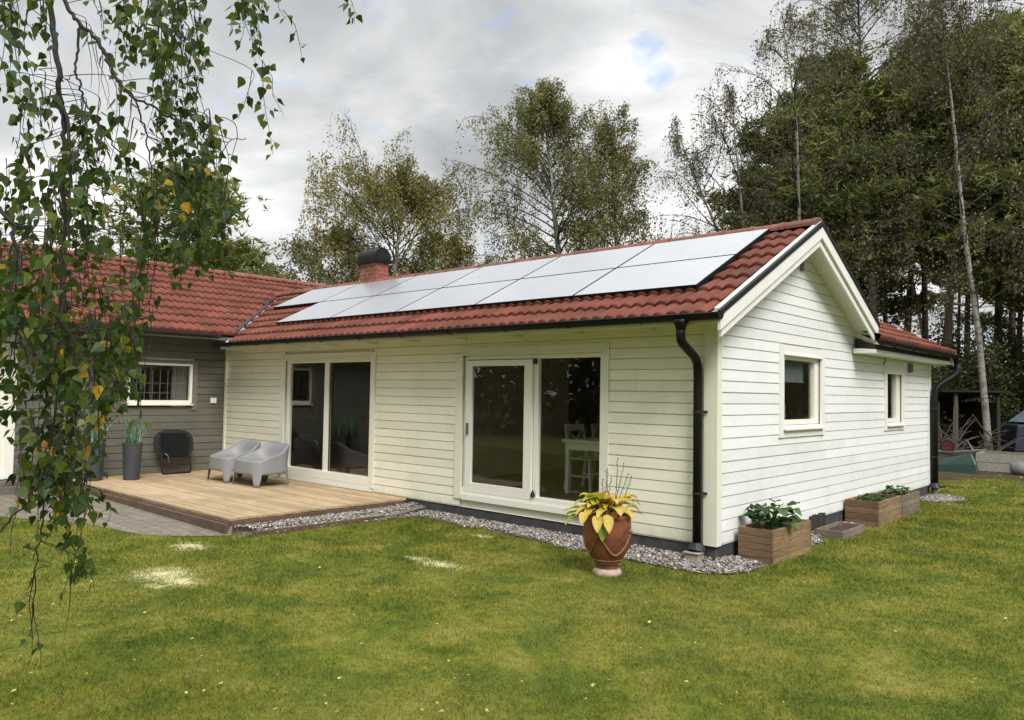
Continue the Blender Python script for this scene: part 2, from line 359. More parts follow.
class MB:
    def __init__(self):
        self.v = []; self.f = []; self.t = []; self.cur = 0.5

    def add(self, vs, fs):
        o = len(self.v)
        self.v += [tuple(map(float, p)) for p in vs]
        self.f += [tuple(i + o for i in f) for f in fs]
        self.t += [self.cur] * len(vs)

    def box(self, x0, x1, y0, y1, z0, z1):
        self.add([(x0, y0, z0), (x1, y0, z0), (x1, y1, z0), (x0, y1, z0), (x0, y0, z1), (x1, y0, z1), (x1, y1, z1), (x0, y1, z1)],
                 [(0, 3, 2, 1), (4, 5, 6, 7), (0, 1, 5, 4), (1, 2, 6, 5), (2, 3, 7, 6), (3, 0, 4, 7)])
        return self

    def bar(self, a, b, w, h, up=(0, 0, 1)):
        a = np.array(a, float); b = np.array(b, float)
        d = b - a; d /= np.linalg.norm(d)
        s = np.cross(d, up); s /= np.linalg.norm(s); u = np.cross(s, d)
        vs = []
        for p in (a, b):
            for i, j in ((-1, -1), (1, -1), (1, 1), (-1, 1)):
                vs.append(p + s * i * w / 2 + u * j * h / 2)
        self.add(vs, [(0, 1, 2, 3), (7, 6, 5, 4), (0, 4, 5, 1), (1, 5, 6, 2), (2, 6, 7, 3), (3, 7, 4, 0)])
        return self

    def tube(self, pts, rad, seg=8, cap=True):
        pts = [np.array(p, float) for p in pts]
        n = len(pts)
        if not hasattr(rad, '__len__'):
            rad = [rad] * n
        vs = []
        ref = None
        for i, p in enumerate(pts):
            d = pts[min(i + 1, n - 1)] - pts[max(i - 1, 0)]
            d = d / (np.linalg.norm(d) + 1e-9)
            if ref is None:
                ref = np.array([1.0, 0, 0]) if abs(d[0]) < 0.8 else np.array([0, 1.0, 0])
            s = np.cross(d, ref); s /= np.linalg.norm(s) + 1e-9
            u = np.cross(s, d); ref = u
            ref = np.cross(s, d)
            for k in range(seg):
                a = 2 * math.pi * k / seg
                vs.append(p + (s * math.cos(a) + u * math.sin(a)) * rad[i])
            ref = u
        fs = []
        for i in range(n - 1):
            for k in range(seg):
                k2 = (k + 1) % seg
                fs.append((i * seg + k, i * seg + k2, (i + 1) * seg + k2, (i + 1) * seg + k))
        if cap:
            fs.append(tuple(range(seg - 1, -1, -1))); fs.append(tuple((n - 1) * seg + k for k in range(seg)))
        self.add(vs, fs)
        return self

    def lathe(self, prof, c=(0, 0, 0), seg=32, wob=0.0):
        vs = []; fs = []
        for r, z in prof:
            for k in range(seg):
                a = 2 * math.pi * k / seg
                rr = r * (1 + wob * math.sin(3 * a + z * 7))
                vs.append((c[0] + rr * math.cos(a), c[1] + rr * math.sin(a), c[2] + z))
        for i in range(len(prof) - 1):
            for k in range(seg):
                k2 = (k + 1) % seg
                fs.append((i * seg + k, i * seg + k2, (i + 1) * seg + k2, (i + 1) * seg + k))
        self.add(vs, fs)
        return self

    def prism(self, poly, axis, a0, a1):
        """poly of 2D points in the two other axes (in xyz order), extruded along axis from a0 to a1"""
        n = len(poly); vs = []
        for a in (a0, a1):
            for p in poly:
                q = list(p); q.insert(axis, a); vs.append(q)
        fs = [tuple(range(n)), tuple(range(2 * n - 1, n - 1, -1))]
        for i in range(n):
            j = (i + 1) % n
            fs.append((i, i + n, j + n, j))
        self.add(vs, fs)
        return self

    def build(self, name, m, parent=None, smooth=False, bevel=0.0):
        me = bpy.data.meshes.new(name)
        me.from_pydata(self.v, [], self.f)
        me.update()
        at = me.attributes.new('tint', 'FLOAT', 'POINT')
        at.data.foreach_set('value', np.array(self.t, np.float32))
        return link(name, me, m, parent, smooth, bevel)


def link(name, me, m, parent=None, smooth=False, bevel=0.0, autos=None):
    import bmesh
    bm = bmesh.new(); bm.from_mesh(me)
    if len(bm.verts) < 60000:
        bmesh.ops.recalc_face_normals(bm, faces=bm.faces)
    bm.to_mesh(me); bm.free()
    if smooth:
        me.polygons.foreach_set('use_smooth', np.ones(len(me.polygons), bool))
    me.materials.append(m)
    o = bpy.data.objects.new(name, me)
    COL.objects.link(o)
    if parent is not None:
        o.parent = parent
    if bevel:
        md = o.modifiers.new('bevel', 'BEVEL'); md.width = bevel; md.segments = 2; md.limit_method = 'ANGLE'
    return o


def np_mesh(name, verts, faces, m, parent=None, tint=None, smooth=False, attrs=None):
    """fast mesh from numpy arrays; faces (n,k)"""
    me = bpy.data.meshes.new(name)
    nv, nf, k = len(verts), len(faces), faces.shape[1]
    me.vertices.add(nv); me.vertices.foreach_set('co', np.ascontiguousarray(verts, np.float32).ravel())
    me.loops.add(nf * k); me.loops.foreach_set('vertex_index', np.ascontiguousarray(faces, np.int32).ravel())
    me.polygons.add(nf); me.polygons.foreach_set('loop_start', np.arange(0, nf * k, k, dtype=np.int32))
    if smooth:
        me.polygons.foreach_set('use_smooth', np.ones(nf, bool))
    me.update(calc_edges=True)
    A = dict(attrs or {})
    if tint is not None:
        A['tint'] = tint
    for nm, val in A.items():
        at = me.attributes.new(nm, 'FLOAT', 'POINT'); at.data.foreach_set('value', np.ascontiguousarray(val, np.float32))
    me.materials.append(m)
    o = bpy.data.objects.new(name, me)
    COL.objects.link(o)
    if parent is not None:
        o.parent = parent
    return o


def tag(o, label=None, cat=None, group=None, kind=None):
    if label: o['label'] = label
    if cat: o['category'] = cat
    if group: o['group'] = group
    if kind: o['kind'] = kind
    return o


def thing(name, label, cat, loc=(0, 0, 0), rz=0.0, group=None):
    o = bpy.data.objects.new(name, None)
    o.empty_display_size = 0.2
    COL.objects.link(o)
    o.location = tuple(map(float, loc)); o.rotation_euler = (0, 0, rz)
    return tag(o, label, cat, group)


def copy_tree(o, parent=None):
    c = o.copy(); COL.objects.link(c)
    if parent is not None:
        c.parent = parent
    for ch in list(o.children):
        copy_tree(ch, c)
    return c


# ------------------------------------------------------------------ world and light
w = bpy.data.worlds.new('World'); SC.world = w; w.use_nodes = True
t = w.node_tree; bg = t.nodes['Background']
SUN_EL, SUN_AZ = R_(45), R_(118)      # azimuth clockwise from +Y
sky = node(t, 'ShaderNodeTexSky', sky_type='NISHITA', sun_disc=False)
sky.sun_elevation = SUN_EL; sky.sun_rotation = SUN_AZ; sky.air_density = 1.0
tc = t.nodes.new('ShaderNodeTexCoord').outputs['Generated']
sx = t.nodes.new('ShaderNodeSeparateXYZ'); t.links.new(tc, sx.inputs[0])
za = node(t, 'ShaderNodeMath', operation='ADD'); t.links.new(sx.outputs[2], za.inputs[0]); za.inputs[1].default_value = 0.22
zm = node(t, 'ShaderNodeMath', operation='MAXIMUM'); t.links.new(za.outputs[0], zm.inputs[0]); zm.inputs[1].default_value = 0.1
dv = node(t, 'ShaderNodeVectorMath', operation='DIVIDE'); t.links.new(tc, dv.inputs[0]); t.links.new(zm.outputs[0], dv.inputs[1])
mp = t.nodes.new('ShaderNodeMapping'); t.links.new(dv.outputs[0], mp.inputs[0]); mp.inputs['Location'].default_value = (3.1, 1.7, 0); mp.inputs['Scale'].default_value = (1, 1, 0)
cv = mp.outputs[0]
c1 = noise(t, 1.7, 9, 0.58, cv, dist=0.5)
c2 = noise(t, 0.55, 3, 0.5, cv)
ca = node(t, 'ShaderNodeMath', operation='MULTIPLY_ADD'); t.links.new(c1, ca.inputs[0]); ca.inputs[1].default_value = 0.6
cb = node(t, 'ShaderNodeMath', operation='MULTIPLY'); t.links.new(c2, cb.inputs[0]); cb.inputs[1].default_value = 0.4
t.links.new(cb.outputs[0], ca.inputs[2])


def lobe(px, py, lo, hi):
    d = ray(px, py); d = d / np.linalg.norm(d)
    n = node(t, 'ShaderNodeVectorMath', operation='DOT_PRODUCT'); t.links.new(tc, n.inputs[0]); n.inputs[1].default_value = tuple(d)
    mr = node(t, 'ShaderNodeMapRange'); mr.inputs['From Min'].default_value = math.cos(R_(hi)); mr.inputs['From Max'].default_value = math.cos(R_(lo))
    mr.interpolation_type = 'SMOOTHSTEP'
    t.links.new(n.outputs['Value'], mr.inputs['Value'])
    return mr.outputs[0]


def madd(a, k, c):
    n = node(t, 'ShaderNodeMath', operation='MULTIPLY_ADD'); t.links.new(a, n.inputs[0]); n.inputs[1].default_value = k; t.links.new(c, n.inputs[2])
    return n.outputs[0]


cl = ca.outputs[0]
cl = madd(lobe(690, 140, 2, 14), 0.095, cl)
cl = madd(lobe(590, 30, 1, 7), 0.05, cl)      # the bright break in the cloud right of centre
cl = madd(lobe(250, 300, 2, 22), 0.07, cl)
cl = madd(lobe(400, 70, 3, 17), -0.045, cl)
cl = madd(lobe(110, 90, 3, 14), 0.06, cl)      # heavier grey to the left
cl = madd(lobe(200, 190, 3, 12), -0.02, cl)
cc = ramp(t, cl, [(0.38, (3.4, 3.52, 3.65)), (0.44, (4.15, 4.28, 4.38)), (0.49, (4.95, 5.05, 5.12)), (0.55, (6.3, 6.35, 6.35)), (0.63, (8.8, 8.7, 8.6))])
up = node(t, 'ShaderNodeMapRange'); t.links.new(sx.outputs[2], up.inputs['Value'])
up.inputs['From Min'].default_value = 0.45; up.inputs['From Max'].default_value = 1.0; up.inputs['To Min'].default_value = 1.0; up.inputs['To Max'].default_value = 3.2
cc = mix(t, 1.0, cc, up.outputs[0], 'MULTIPLY')
c3 = noise(t, 9.0, 6, 0.62, cv, dist=0.6)
hx = node(t, 'ShaderNodeMath', operation='MAXIMUM'); t.links.new(lobe(649, 48, 0.0, 1.9), hx.inputs[0]); t.links.new(lobe(661, 74, 0.0, 1.5), hx.inputs[1])
hole = madd(c3, 4.2, hx.outputs[0])
hm = node(t, 'ShaderNodeMapRange'); hm.inputs['From Min'].default_value = 2.45; hm.inputs['From Max'].default_value = 3.6; hm.inputs['To Max'].default_value = 0.7
t.links.new(hole, hm.inputs['Value'])
blue = mix(t, 1.0, sky.outputs[0], (1.9, 1.9, 1.9), 'MULTIPLY')
skyc = mix(t, hm.outputs[0], cc, blue)
t.links.new(skyc, bg.inputs[0]); bg.inputs[1].default_value = 0.1

sl = bpy.data.lights.new('sun', 'SUN'); sl.energy = 2.35; sl.angle = R_(24); sl.color = (1.0, 0.965, 0.915)
so = bpy.data.objects.new('sun', sl); COL.objects.link(so)
sd = Vector((math.sin(SUN_AZ) * math.cos(SUN_EL), math.cos(SUN_AZ) * math.cos(SUN_EL), math.sin(SUN_EL)))
so.rotation_euler = sd.to_track_quat('Z', 'Y').to_euler()
SC.view_settings.view_transform = 'Standard'; SC.view_settings.look = 'None'; SC.view_settings.gamma = 1.0
SC.view_settings.exposure = 0.5
SC.render.engine = 'CYCLES'
SC.cycles.max_bounces = 10; SC.cycles.transparent_max_bounces = 12; SC.cycles.use_denoising = True
SC.cycles.sample_clamp_indirect = 6.0

# ------------------------------------------------------------------ ground
SAND = [(165, 574, 0.24, 0.17), (183, 581, 0.18, 0.10), (190, 546, 0.2, 0.12), (440, 564, 0.2, 0.09), (418, 559, 0.12, 0.06), (155, 586, 0.1, 0.06), (480, 536, 0.12, 0.06)]
SANDP = [(onp(a, b, 2, GZ), rx * 1.3, ry * 1.35) for a, b, rx, ry in SAND]


def sand_at(x, y):
    s = np.zeros_like(x)
    for p, rx, ry in SANDP:
        s = np.maximum(s, 0.95 - 0.5 * np.sqrt(((x - p[0]) / rx) ** 2 + ((y - p[1]) / ry) ** 2))
    return np.clip(s, 0, 1)


def ground_z(x, y):
    z = GZ + 0.012 * np.sin(x * 1.3 + 0.6 * np.sin(y)) * np.cos(y * 1.1 + 1.0) + 0.008 * np.sin(3.1 * x + 2.3 * y)
    near = np.clip((np.abs(y + 0.2) - 0.3) / 1.0, 0, 1)
    return GZ + (z - GZ) * (0.22 + 0.78 * np.clip((-y - 4.2) / 1.5, 0, 1))


def litter_at(x, y):
    e = 10.3 + 0.7 * np.sin(x * 1.7) + 0.5 * np.sin(3.3 * x + 1)
    return np.clip((y - e) / 1.6, 0, 1)


gx = np.concatenate([[-900, -400, -180, -90, -50, -32, -22, -16], np.arange(-13, 9.01, 0.11), [11, 14, 19, 27, 40, 70, 140, 400, 900]])
gy = np.concatenate([[-900, -400, -150, -70, -40, -24, -15, -10], np.arange(-7.5, 15.01, 0.11), [18, 22, 28, 38, 60, 120, 300, 900]])
X, Y = np.meshgrid(gx, gy)
Zg = ground_z(X, Y)
far = np.clip((np.hypot(X - 0, Y - 2) - 16) / 10, 0, 1)
Zg = Zg * (1 - far) + GZ * far
V = np.stack([X.ravel(), Y.ravel(), Zg.ravel()], 1)
nx, ny = len(gx), len(gy)
ii = (np.arange(ny - 1)[:, None] * nx + np.arange(nx - 1)[None]).ravel()
Fq = np.stack([ii, ii + 1, ii + nx + 1, ii + nx], 1)
g = np_mesh('ground', V, Fq, MAT['ground'], smooth=True, attrs={'sand': sand_at(V[:, 0], V[:, 1]), 'litter': litter_at(V[:, 0], V[:, 1])})
tag(g, kind='structure')

# paving in front of the deck
pv = [(-13.0, -2.66), (-4.66, -2.66), (-4.56, -2.72), (-4.75, -3.0), (-5.15, -3.38), (-5.8, -3.52), (-6.5, -3.62), (-7.1, -3.95), (-7.7, -4.2), (-9.2, -4.9), (-13.0, -5.6)]
mb = MB(); mb.add([(x, y, GZ + (0.10 if y > -2.7 else 0.008)) for x, y in pv], [tuple(range(len(pv)))[::-1]])
pav = mb.build('path', MAT['paving']); tag(pav, kind='structure')


def in_poly(x, y, poly):
    inside = np.zeros(x.shape, bool)
    n = len(poly)
    for i in range(n):
        x0, y0 = poly[i]; x1, y1 = poly[(i + 1) % n]
        if y0 == y1:
            continue
        c = ((y0 > y) != (y1 > y)) & (x < (x1 - x0) * (y - y0) / (y1 - y0) + x0)
        inside ^= c
    return inside


GRAV = [[(-4.68, -2.62), (-4.38, -2.5), (-4.34, -1.4), (-4.25, -0.55), (-4.05, -0.3), (-3.0, -0.33), (-2.2, -0.38), (-1.5, -0.46), (-0.7, -0.5), (0.1, -0.52), (0.36, -0.3), (0.42, 0.3), (0.0, 0.36), (0.0, 0.03), (-4.68, 0.03)],
        [(0.0, 1.3), (0.36, 1.36), (0.34, 1.7), (0.22, 2.2), (0.25, 3.1), (0.3, 3.6), (0.0, 3.6)],
        [(0.0, 6.9), (0.42, 6.95), (0.62, 7.3), (0.55, 7.8), (0.2, 8.1), (0.0, 8.1)]]
beds = MB()
for k, pl in enumerate(GRAV):
    beds.add([(x, y, GZ + 0.009) for x, y in pl], [tuple(range(len(pl)))])
beds.add([(-4.665, -2.67, GZ + 0.0), (-4.38, -2.64, GZ + 0.0), (-4.39, -2.5, GZ + 0.045), (-4.38, -1.4, GZ + 0.05), (-4.3, -0.55, GZ + 0.04), (-4.3, 0.0, GZ + 0.09), (-4.665, 0.0, GZ + 0.095)], [(0, 1, 2, 3, 4, 5, 6)])
bed = beds.build('gravel_bed', MAT['gravelbed']); tag(bed, kind='structure')

# gravel stones, one uncountable mass
phi = (1 + 5 ** 0.5) / 2
ico = np.array([(-1, phi, 0), (1, phi, 0), (-1, -phi, 0), (1, -phi, 0), (0, -1, phi), (0, 1, phi), (0, -1, -phi), (0, 1, -phi), (phi, 0, -1), (phi, 0, 1), (-phi, 0, -1), (-phi, 0, 1)]) / math.sqrt(1 + phi * phi)
icof = np.array([(0, 11, 5), (0, 5, 1), (0, 1, 7), (0, 7, 10), (0, 10, 11), (1, 5, 9), (5, 11, 4), (11, 10, 2), (10, 7, 6), (7, 1, 8), (3, 9, 4), (3, 4, 2), (3, 2, 6), (3, 6, 8), (3, 8, 9), (4, 9, 5), (2, 4, 11), (6, 2, 10), (8, 6, 7), (9, 8, 1)])
P = []
for pl, cnt in zip(GRAV, (15000, 2000, 1300)):
    a = np.array(pl); lo, hi = a.min(0) - 0.04, a.max(0) + 0.06
    q = rng.uniform(lo, hi, (cnt * 3, 2))
    q2 = q + rng.normal(0, 0.03, q.shape) + 0.05 * np.stack([np.sin(q[:, 1] * 9), np.sin(q[:, 0] * 5.3) * np.sin(q[:, 0] * 1.7 + 1)], 1)
    q = q[in_poly(q2[:, 0], q2[:, 1], pl)][:cnt]
    P.append(q)
P = np.concatenate(P); n = len(P)
s = rng.uniform(0.006, 0.0165, n) * np.where(rng.random(n) < 0.08, 1.4, 1)
vv = ico[None] * rng.uniform(0.65, 1.2, (n, 12, 1)) * s[:, None, None] * rng.uniform(0.7, 1.3, (n, 1, 3)) * np.array([1, 1, 0.75])
ang = rng.uniform(0, 6.28, n); ca_, sa_ = np.cos(ang), np.sin(ang)
vx = vv[:, :, 0] * ca_[:, None] - vv[:, :, 1] * sa_[:, None]; vy = vv[:, :, 0] * sa_[:, None] + vv[:, :, 1] * ca_[:, None]
wallness = np.clip(1 - np.abs(P[:, 1]) / 0.5, 0, 1)
zz = GZ + 0.010 + rng.uniform(0, 0.016, n) + 0.03 * wallness + 0.065 * np.clip((-4.28 - P[:, 0]) / 0.2, 0, 1)
V = np.stack([vx + P[:, 0:1], vy + P[:, 1:2], vv[:, :, 2] + zz[:, None]], 2).reshape(-1, 3)
Fi = (icof[None] + (np.arange(n) * 12)[:, None, None]).reshape(-1, 3)
gr = np_mesh('gravel', V, Fi, MAT['gravel'], tint=np.repeat(np.clip(rng.normal(0.55, 0.23, n), 0, 1), 12))
tag(gr, 'grey and white gravel strip along the foot of the white walls', 'gravel', kind='stuff')

# grass blades
EXCL = [pv] + GRAV + [[(-13, -2.67), (-4.62, -2.67), (-4.62, 0.05), (-13, 0.05)], [(-13, -0.02), (0.02, -0.02), (0.02, 8.05), (-13, 8.05)],
                      [(0.03, 0.33), (0.44, 0.33), (0.44, 1.42), (0.03, 1.42)], [(0.0, 2.25), (0.46, 2.25), (0.46, 5.6), (0, 5.6)]]
rr = np.linspace(1.0, 24, 400)
dens = 11500 * np.minimum(1, (4.2 / rr) ** 1.75)
wgt = dens * rr
cdf = np.cumsum(wgt); TOT = int(wgt.sum() * (rr[1] - rr[0]) * 2 * R_(58))
cdf /= cdf[-1]
N = min(TOT, 800000)
r = np.interp(rng.random(N), cdf, rr)
th = YAW + rng.uniform(-R_(58), R_(58), N)
bx = CAM[0] - np.sin(th) * r; by = CAM[1] + np.cos(th) * r
keep = np.ones(N, bool)
for pl in EXCL:
    jx = bx + rng.normal(0, 0.055, N); jy = by + rng.normal(0, 0.055, N)
    keep &= ~in_poly(jx, jy, pl)
keep &= rng.random(N) > sand_at(bx, by) ** 1.5 * 1.15
keep &= rng.random(N) > litter_at(bx, by) * 0.96
r, bx, by = r[keep], bx[keep], by[keep]; N = len(r)
clump = 0.5 + 0.5 * np.sin(bx * 2.1 + 1.3 * np.sin(by * 1.7)) * np.sin(by * 2.6 + np.sin(bx * 3.1))
h = rng.uniform(0.010, 0.026, N) * (0.75 + 0.6 * clump) * np.clip(r / 6, 1, 1.7)
wd = rng.uniform(0.0013, 0.0026, N) * np.clip(r / 3.2, 1, 4.5)
az = rng.uniform(0, 6.283, N); le = rng.uniform(0, 6.283, N); lean = rng.uniform(0.2, 1.1, N) * h
bz = ground_z(bx, by) - 0.003
dx, dy = np.cos(az) * wd, np.sin(az) * wd
V = np.empty((N, 3, 3))
V[:, 0] = np.stack([bx - dx, by - dy, bz], 1); V[:, 1] = np.stack([bx + dx, by + dy, bz], 1)
V[:, 2] = np.stack([bx + np.cos(le) * lean, by + np.sin(le) * lean, bz + h], 1)
grass = np_mesh('grass', V.reshape(-1, 3), np.arange(3 * N).reshape(-1, 3), MAT['blade'], tint=np.repeat(rng.random(N), 3))
tag(grass, 'short patchy mown lawn grass in front of the house', 'grass', kind='stuff')

# fallen leaves on the lawn
pts = []
for _ in range(100):
    px, py = random.uniform(0, 520), random.uniform(545, 719)
    pts.append(onp(px, py, 2, GZ))
for _ in range(30):
    pts.append(onp(random.uniform(520, 1020), random.uniform(560, 719), 2, GZ))
for _ in range(420):
    pts.append(np.array([random.uniform(-0.2, 6), random.uniform(8.2, 13), GZ]))
V = []; T = []
for p in pts:
    if p[0] < 0 and p[1] > -0.6 and p[1] < 8: continue
    a = random.uniform(0, 6.28); s = random.uniform(0.006, 0.015) * (1.6 if p[1] > 8 else 1)
    tl = random.uniform(-0.5, 0.5)
    for k, (u, v_) in enumerate(((-1, -0.6), (0.3, -0.9), (1.2, 0), (0.2, 0.9))):
        V.append((p[0] + s * (u * math.cos(a) - v_ * math.sin(a)), p[1] + s * (u * math.sin(a) + v_ * math.cos(a)), GZ + 0.035 + s * tl * v_))
    T += [random.random()] * 4
fl = np_mesh('fallen_leaves', np.array(V), np.arange(len(V)).reshape(-1, 4), MAT['petal'], tint=np.array(T))
tag(fl, 'small yellow and brown fallen leaves scattered over the lawn', 'fallen leaves', kind='stuff')
# ------------------------------------------------------------------ the house
SL = 0.498                                   # roof slope
house = thing('house', 'L-shaped timber house with cream walls, a grey-brown wing and red tiled roofs', 'house', (0, 0, 0))
XA = -10.0
YR, ZR = 2.05, 2.505 + SL * 2.05             # main ridge


def siding(mp, u0, u1, z0, z1, holes, e=0.118, gable=None, seed=1, zref=0.012):
    """tongue-and-groove boards; mp maps (u, depth outwards, z); gable(z) clips u; one mesh"""
    rnd = random.Random(seed)
    mb = MB()
    k0 = int(math.floor((z0 - zref) / e))
    z = zref + k0 * e
    while z < z1 - 1e-4:
        a, b_ = max(z, z0), min(z + e, z1)
        ivs = [(u0, u1)]
        for (h0, h1, hz0, hz1) in holes:
            if hz0 < b_ - 0.002 and hz1 > a + 0.002:
                new = []
                for s0, s1 in ivs:
                    if h1 <= s0 or h0 >= s1: new.append((s0, s1)); continue
                    if h0 > s0: new.append((s0, h0))
                    if h1 < s1: new.append((h1, s1))
                ivs = new
        for s0, s1 in ivs:
            # boards of random lengths butt-jointed along the row
            cuts = [s0]
            while cuts[-1] < s1:
                nxt = cuts[-1] + rnd.uniform(2.6, 4.6)
                if nxt > s1 - 0.6: nxt = s1
                cuts.append(nxt)
            for c0, c1 in zip(cuts[:-1], cuts[1:]):
                mb.cur = rnd.random()
                gp = 0.0025 if c1 < s1 else 0
                off = rnd.uniform(-0.0012, 0.0012)
                gw = 0.010 + rnd.uniform(-0.003, 0.003)
                prof = [(-0.014, a), (0.004 + off, a + 0.001), (off, b_ - gw), (-0.014, b_ - gw * 0.85), (-0.014, b_)]
                vs = []
                for d, zz in prof:
                    ua, ub = c0, c1 - gp
                    if gable:
                        g0, g1 = gable(zz); ua, ub = max(ua, g0), min(ub, g1)
                        if ub < ua: ua = ub = (ua + ub) / 2
                    vs.append(mp(ua, d, zz)); vs.append(mp(ub, d, zz))
                mb.add(vs, [(2 * i, 2 * i + 1, 2 * i + 3, 2 * i + 2) for i in range(4)])
        z += e
    return mb


def wallcore(mp, u0, u1, z0, z1, holes, d0, d1, gable=None):
    mb = MB()
    us = sorted({u0, u1, *[h[0] for h in holes], *[h[1] for h in holes]})
    zs = sorted({z0, z1, *[h[2] for h in holes], *[h[3] for h in holes]})
    us = [u for u in us if u0 <= u <= u1]; zs = [q for q in zs if z0 <= q <= z1]
    for i in range(len(us) - 1):
        for j in range(len(zs) - 1):
            uc, zc = (us[i] + us[i + 1]) / 2, (zs[j] + zs[j + 1]) / 2
            if any(h[0] < uc < h[1] and h[2] < zc < h[3] for h in holes): continue
            p = [mp(us[i], d0, zs[j]), mp(us[i + 1], d1, zs[j + 1])]
            lo = np.minimum(p[0], p[1]); hi = np.maximum(p[0], p[1])
            mb.box(lo[0], hi[0], lo[1], hi[1], lo[2], hi[2])
    return mb


front = lambda u, d, z: (u, -d, z)
gab = lambda u, d, z: (d, u, z)
gry = lambda u, d, z: (XA + d, u, z)

H1 = (-7.97, -5.55, 0.0, 2.03); H2 = (-3.66, -1.38, 0.1, 2.0)
HW1 = (1.56, 2.84, 1.10, 2.06); HW2 = (5.44, 6.35, 1.08, 1.97)
HG = (-1.80, -0.60, 1.14, 1.95); HD = (-4.55, -3.40, 0.02, 2.16)
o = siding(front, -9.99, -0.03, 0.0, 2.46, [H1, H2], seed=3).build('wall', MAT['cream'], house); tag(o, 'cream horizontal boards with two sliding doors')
gl = lambda z: (0.03, 8.0) if z < 2.3 else (max(0.03, (z - 2.43) / SL), min(8.0, 2 * YR - (z - 2.43) / SL))
gtop = 2.43 + SL * YR
def glim(z):
    if z <= 2.22: return 0.03, 8.0
    lo = max(0.03, (z - 2.43) / SL); hi = 2 * YR - (z - 2.43) / SL
    if z <= 2.42: hi = 8.0
    return lo, hi
o = siding(gab, 0.03, 8.0, 0.0, gtop, [HW1, HW2], gable=glim, seed=5).build('wall', MAT['white'], house); tag(o, 'gable wall, colour whitened for skylight, of horizontal boards with two small windows')
o = siding(gry, -5.5, 0.0, 0.0, 2.46, [HG, HD], e=0.126, seed=8, zref=0.0).build('wall', MAT['greywall'], house); tag(o, 'grey-brown timber wall of the wing')
# structural cores behind the boards (the inside faces of the rooms)
c = wallcore(front, -10.0, -0.16, -0.02, 2.42, [H1, H2], -0.15, -0.02); c.build('wall_core', MAT['inner'], house)
c = wallcore(gab, 0.02, 8.0, -0.02, 2.42, [HW1, HW2], -0.15, -0.02)
c.prism([(0.02, 2.42), (2 * YR - 0.02, 2.42), (YR, 2.40 + SL * YR)], 0, -0.15, -0.02)
c.build('wall_core', MAT['inner'], house)
c = wallcore(gry, -5.5, 0.0, -0.02, 2.42, [HG, HD], -0.15, -0.02)
c.box(XA - 5.2, XA, -5.52, -5.4, -0.1, 2.42); c.build('wall_core', MAT['inner'], house)
# rooms
mb = MB(); mb.box(-9.98, -0.16, 0.16, 7.9, 0.1, 0.14); mb.build('interior_floor', MAT['innerfloor'], house)
mb = MB(); mb.box(-15.2, -10.16, -5.39, 7.9, 0.0, 0.04); mb.build('interior_floor', MAT['innerfloor'], house)
mb = MB(); mb.box(-9.98, -0.16, 0.0, 7.9, 2.431, 2.47); mb.build('ceiling', MAT['inner'], house)
mb = MB(); mb.box(-15.2, -10.02, -5.4, 7.9, 2.431, 2.47); mb.build('ceiling', MAT['inner'], house)
mb = MB()
mb.box(-9.9, -5.1, 3.9, 4.0, 0.14, 2.43); mb.box(-5.1, -4.98, 0.16, 4.0, 0.14, 2.43); mb.box(-4.98, -0.16, 5.0, 5.1, 0.14, 2.43)
mb.box(-15.2, -0.15, 7.9, 8.0, -0.2, 2.43); mb.box(-15.3, -15.2, -5.5, 8.0, -0.2, 2.43); mb.box(-13.3, -13.2, -5.39, 7.9, 0.04, 2.43)
mb.build('interior_wall', MAT['inner'], house)
# plinth
mb = MB(); mb.box(-10.0, -0.008, 0.008, 0.14, -0.3, 0.0); mb.box(-0.14, -0.0085, 0.14, 7.98, -0.3, -0.003); mb.build('plinth', MAT['plinth'], house)
mb = MB(); mb.box(-10.14, -10.02, -5.5, 0.0, -0.3, 0.0); mb.build('plinth', MAT['plinth'], house)
# corner boards
mb = MB(); mb.box(-0.128, 0.022, -0.024, 0.0, 0.0, 2.36); mb.box(0.0, 0.022, 0.0, 0.075, 0.0, 2.42); mb.build('corner_board', MAT['trim'], house)
mb = MB(); mb.box(-9.985, -9.93, -0.022, 0.0, 0.0, 2.36); mb.build('corner_board', MAT['trim'], house)
mb = MB(); mb.box(0.0, 0.022, 7.9, 8.02, 0.0, 2.3); mb.build('corner_board', MAT['trimw'], house)

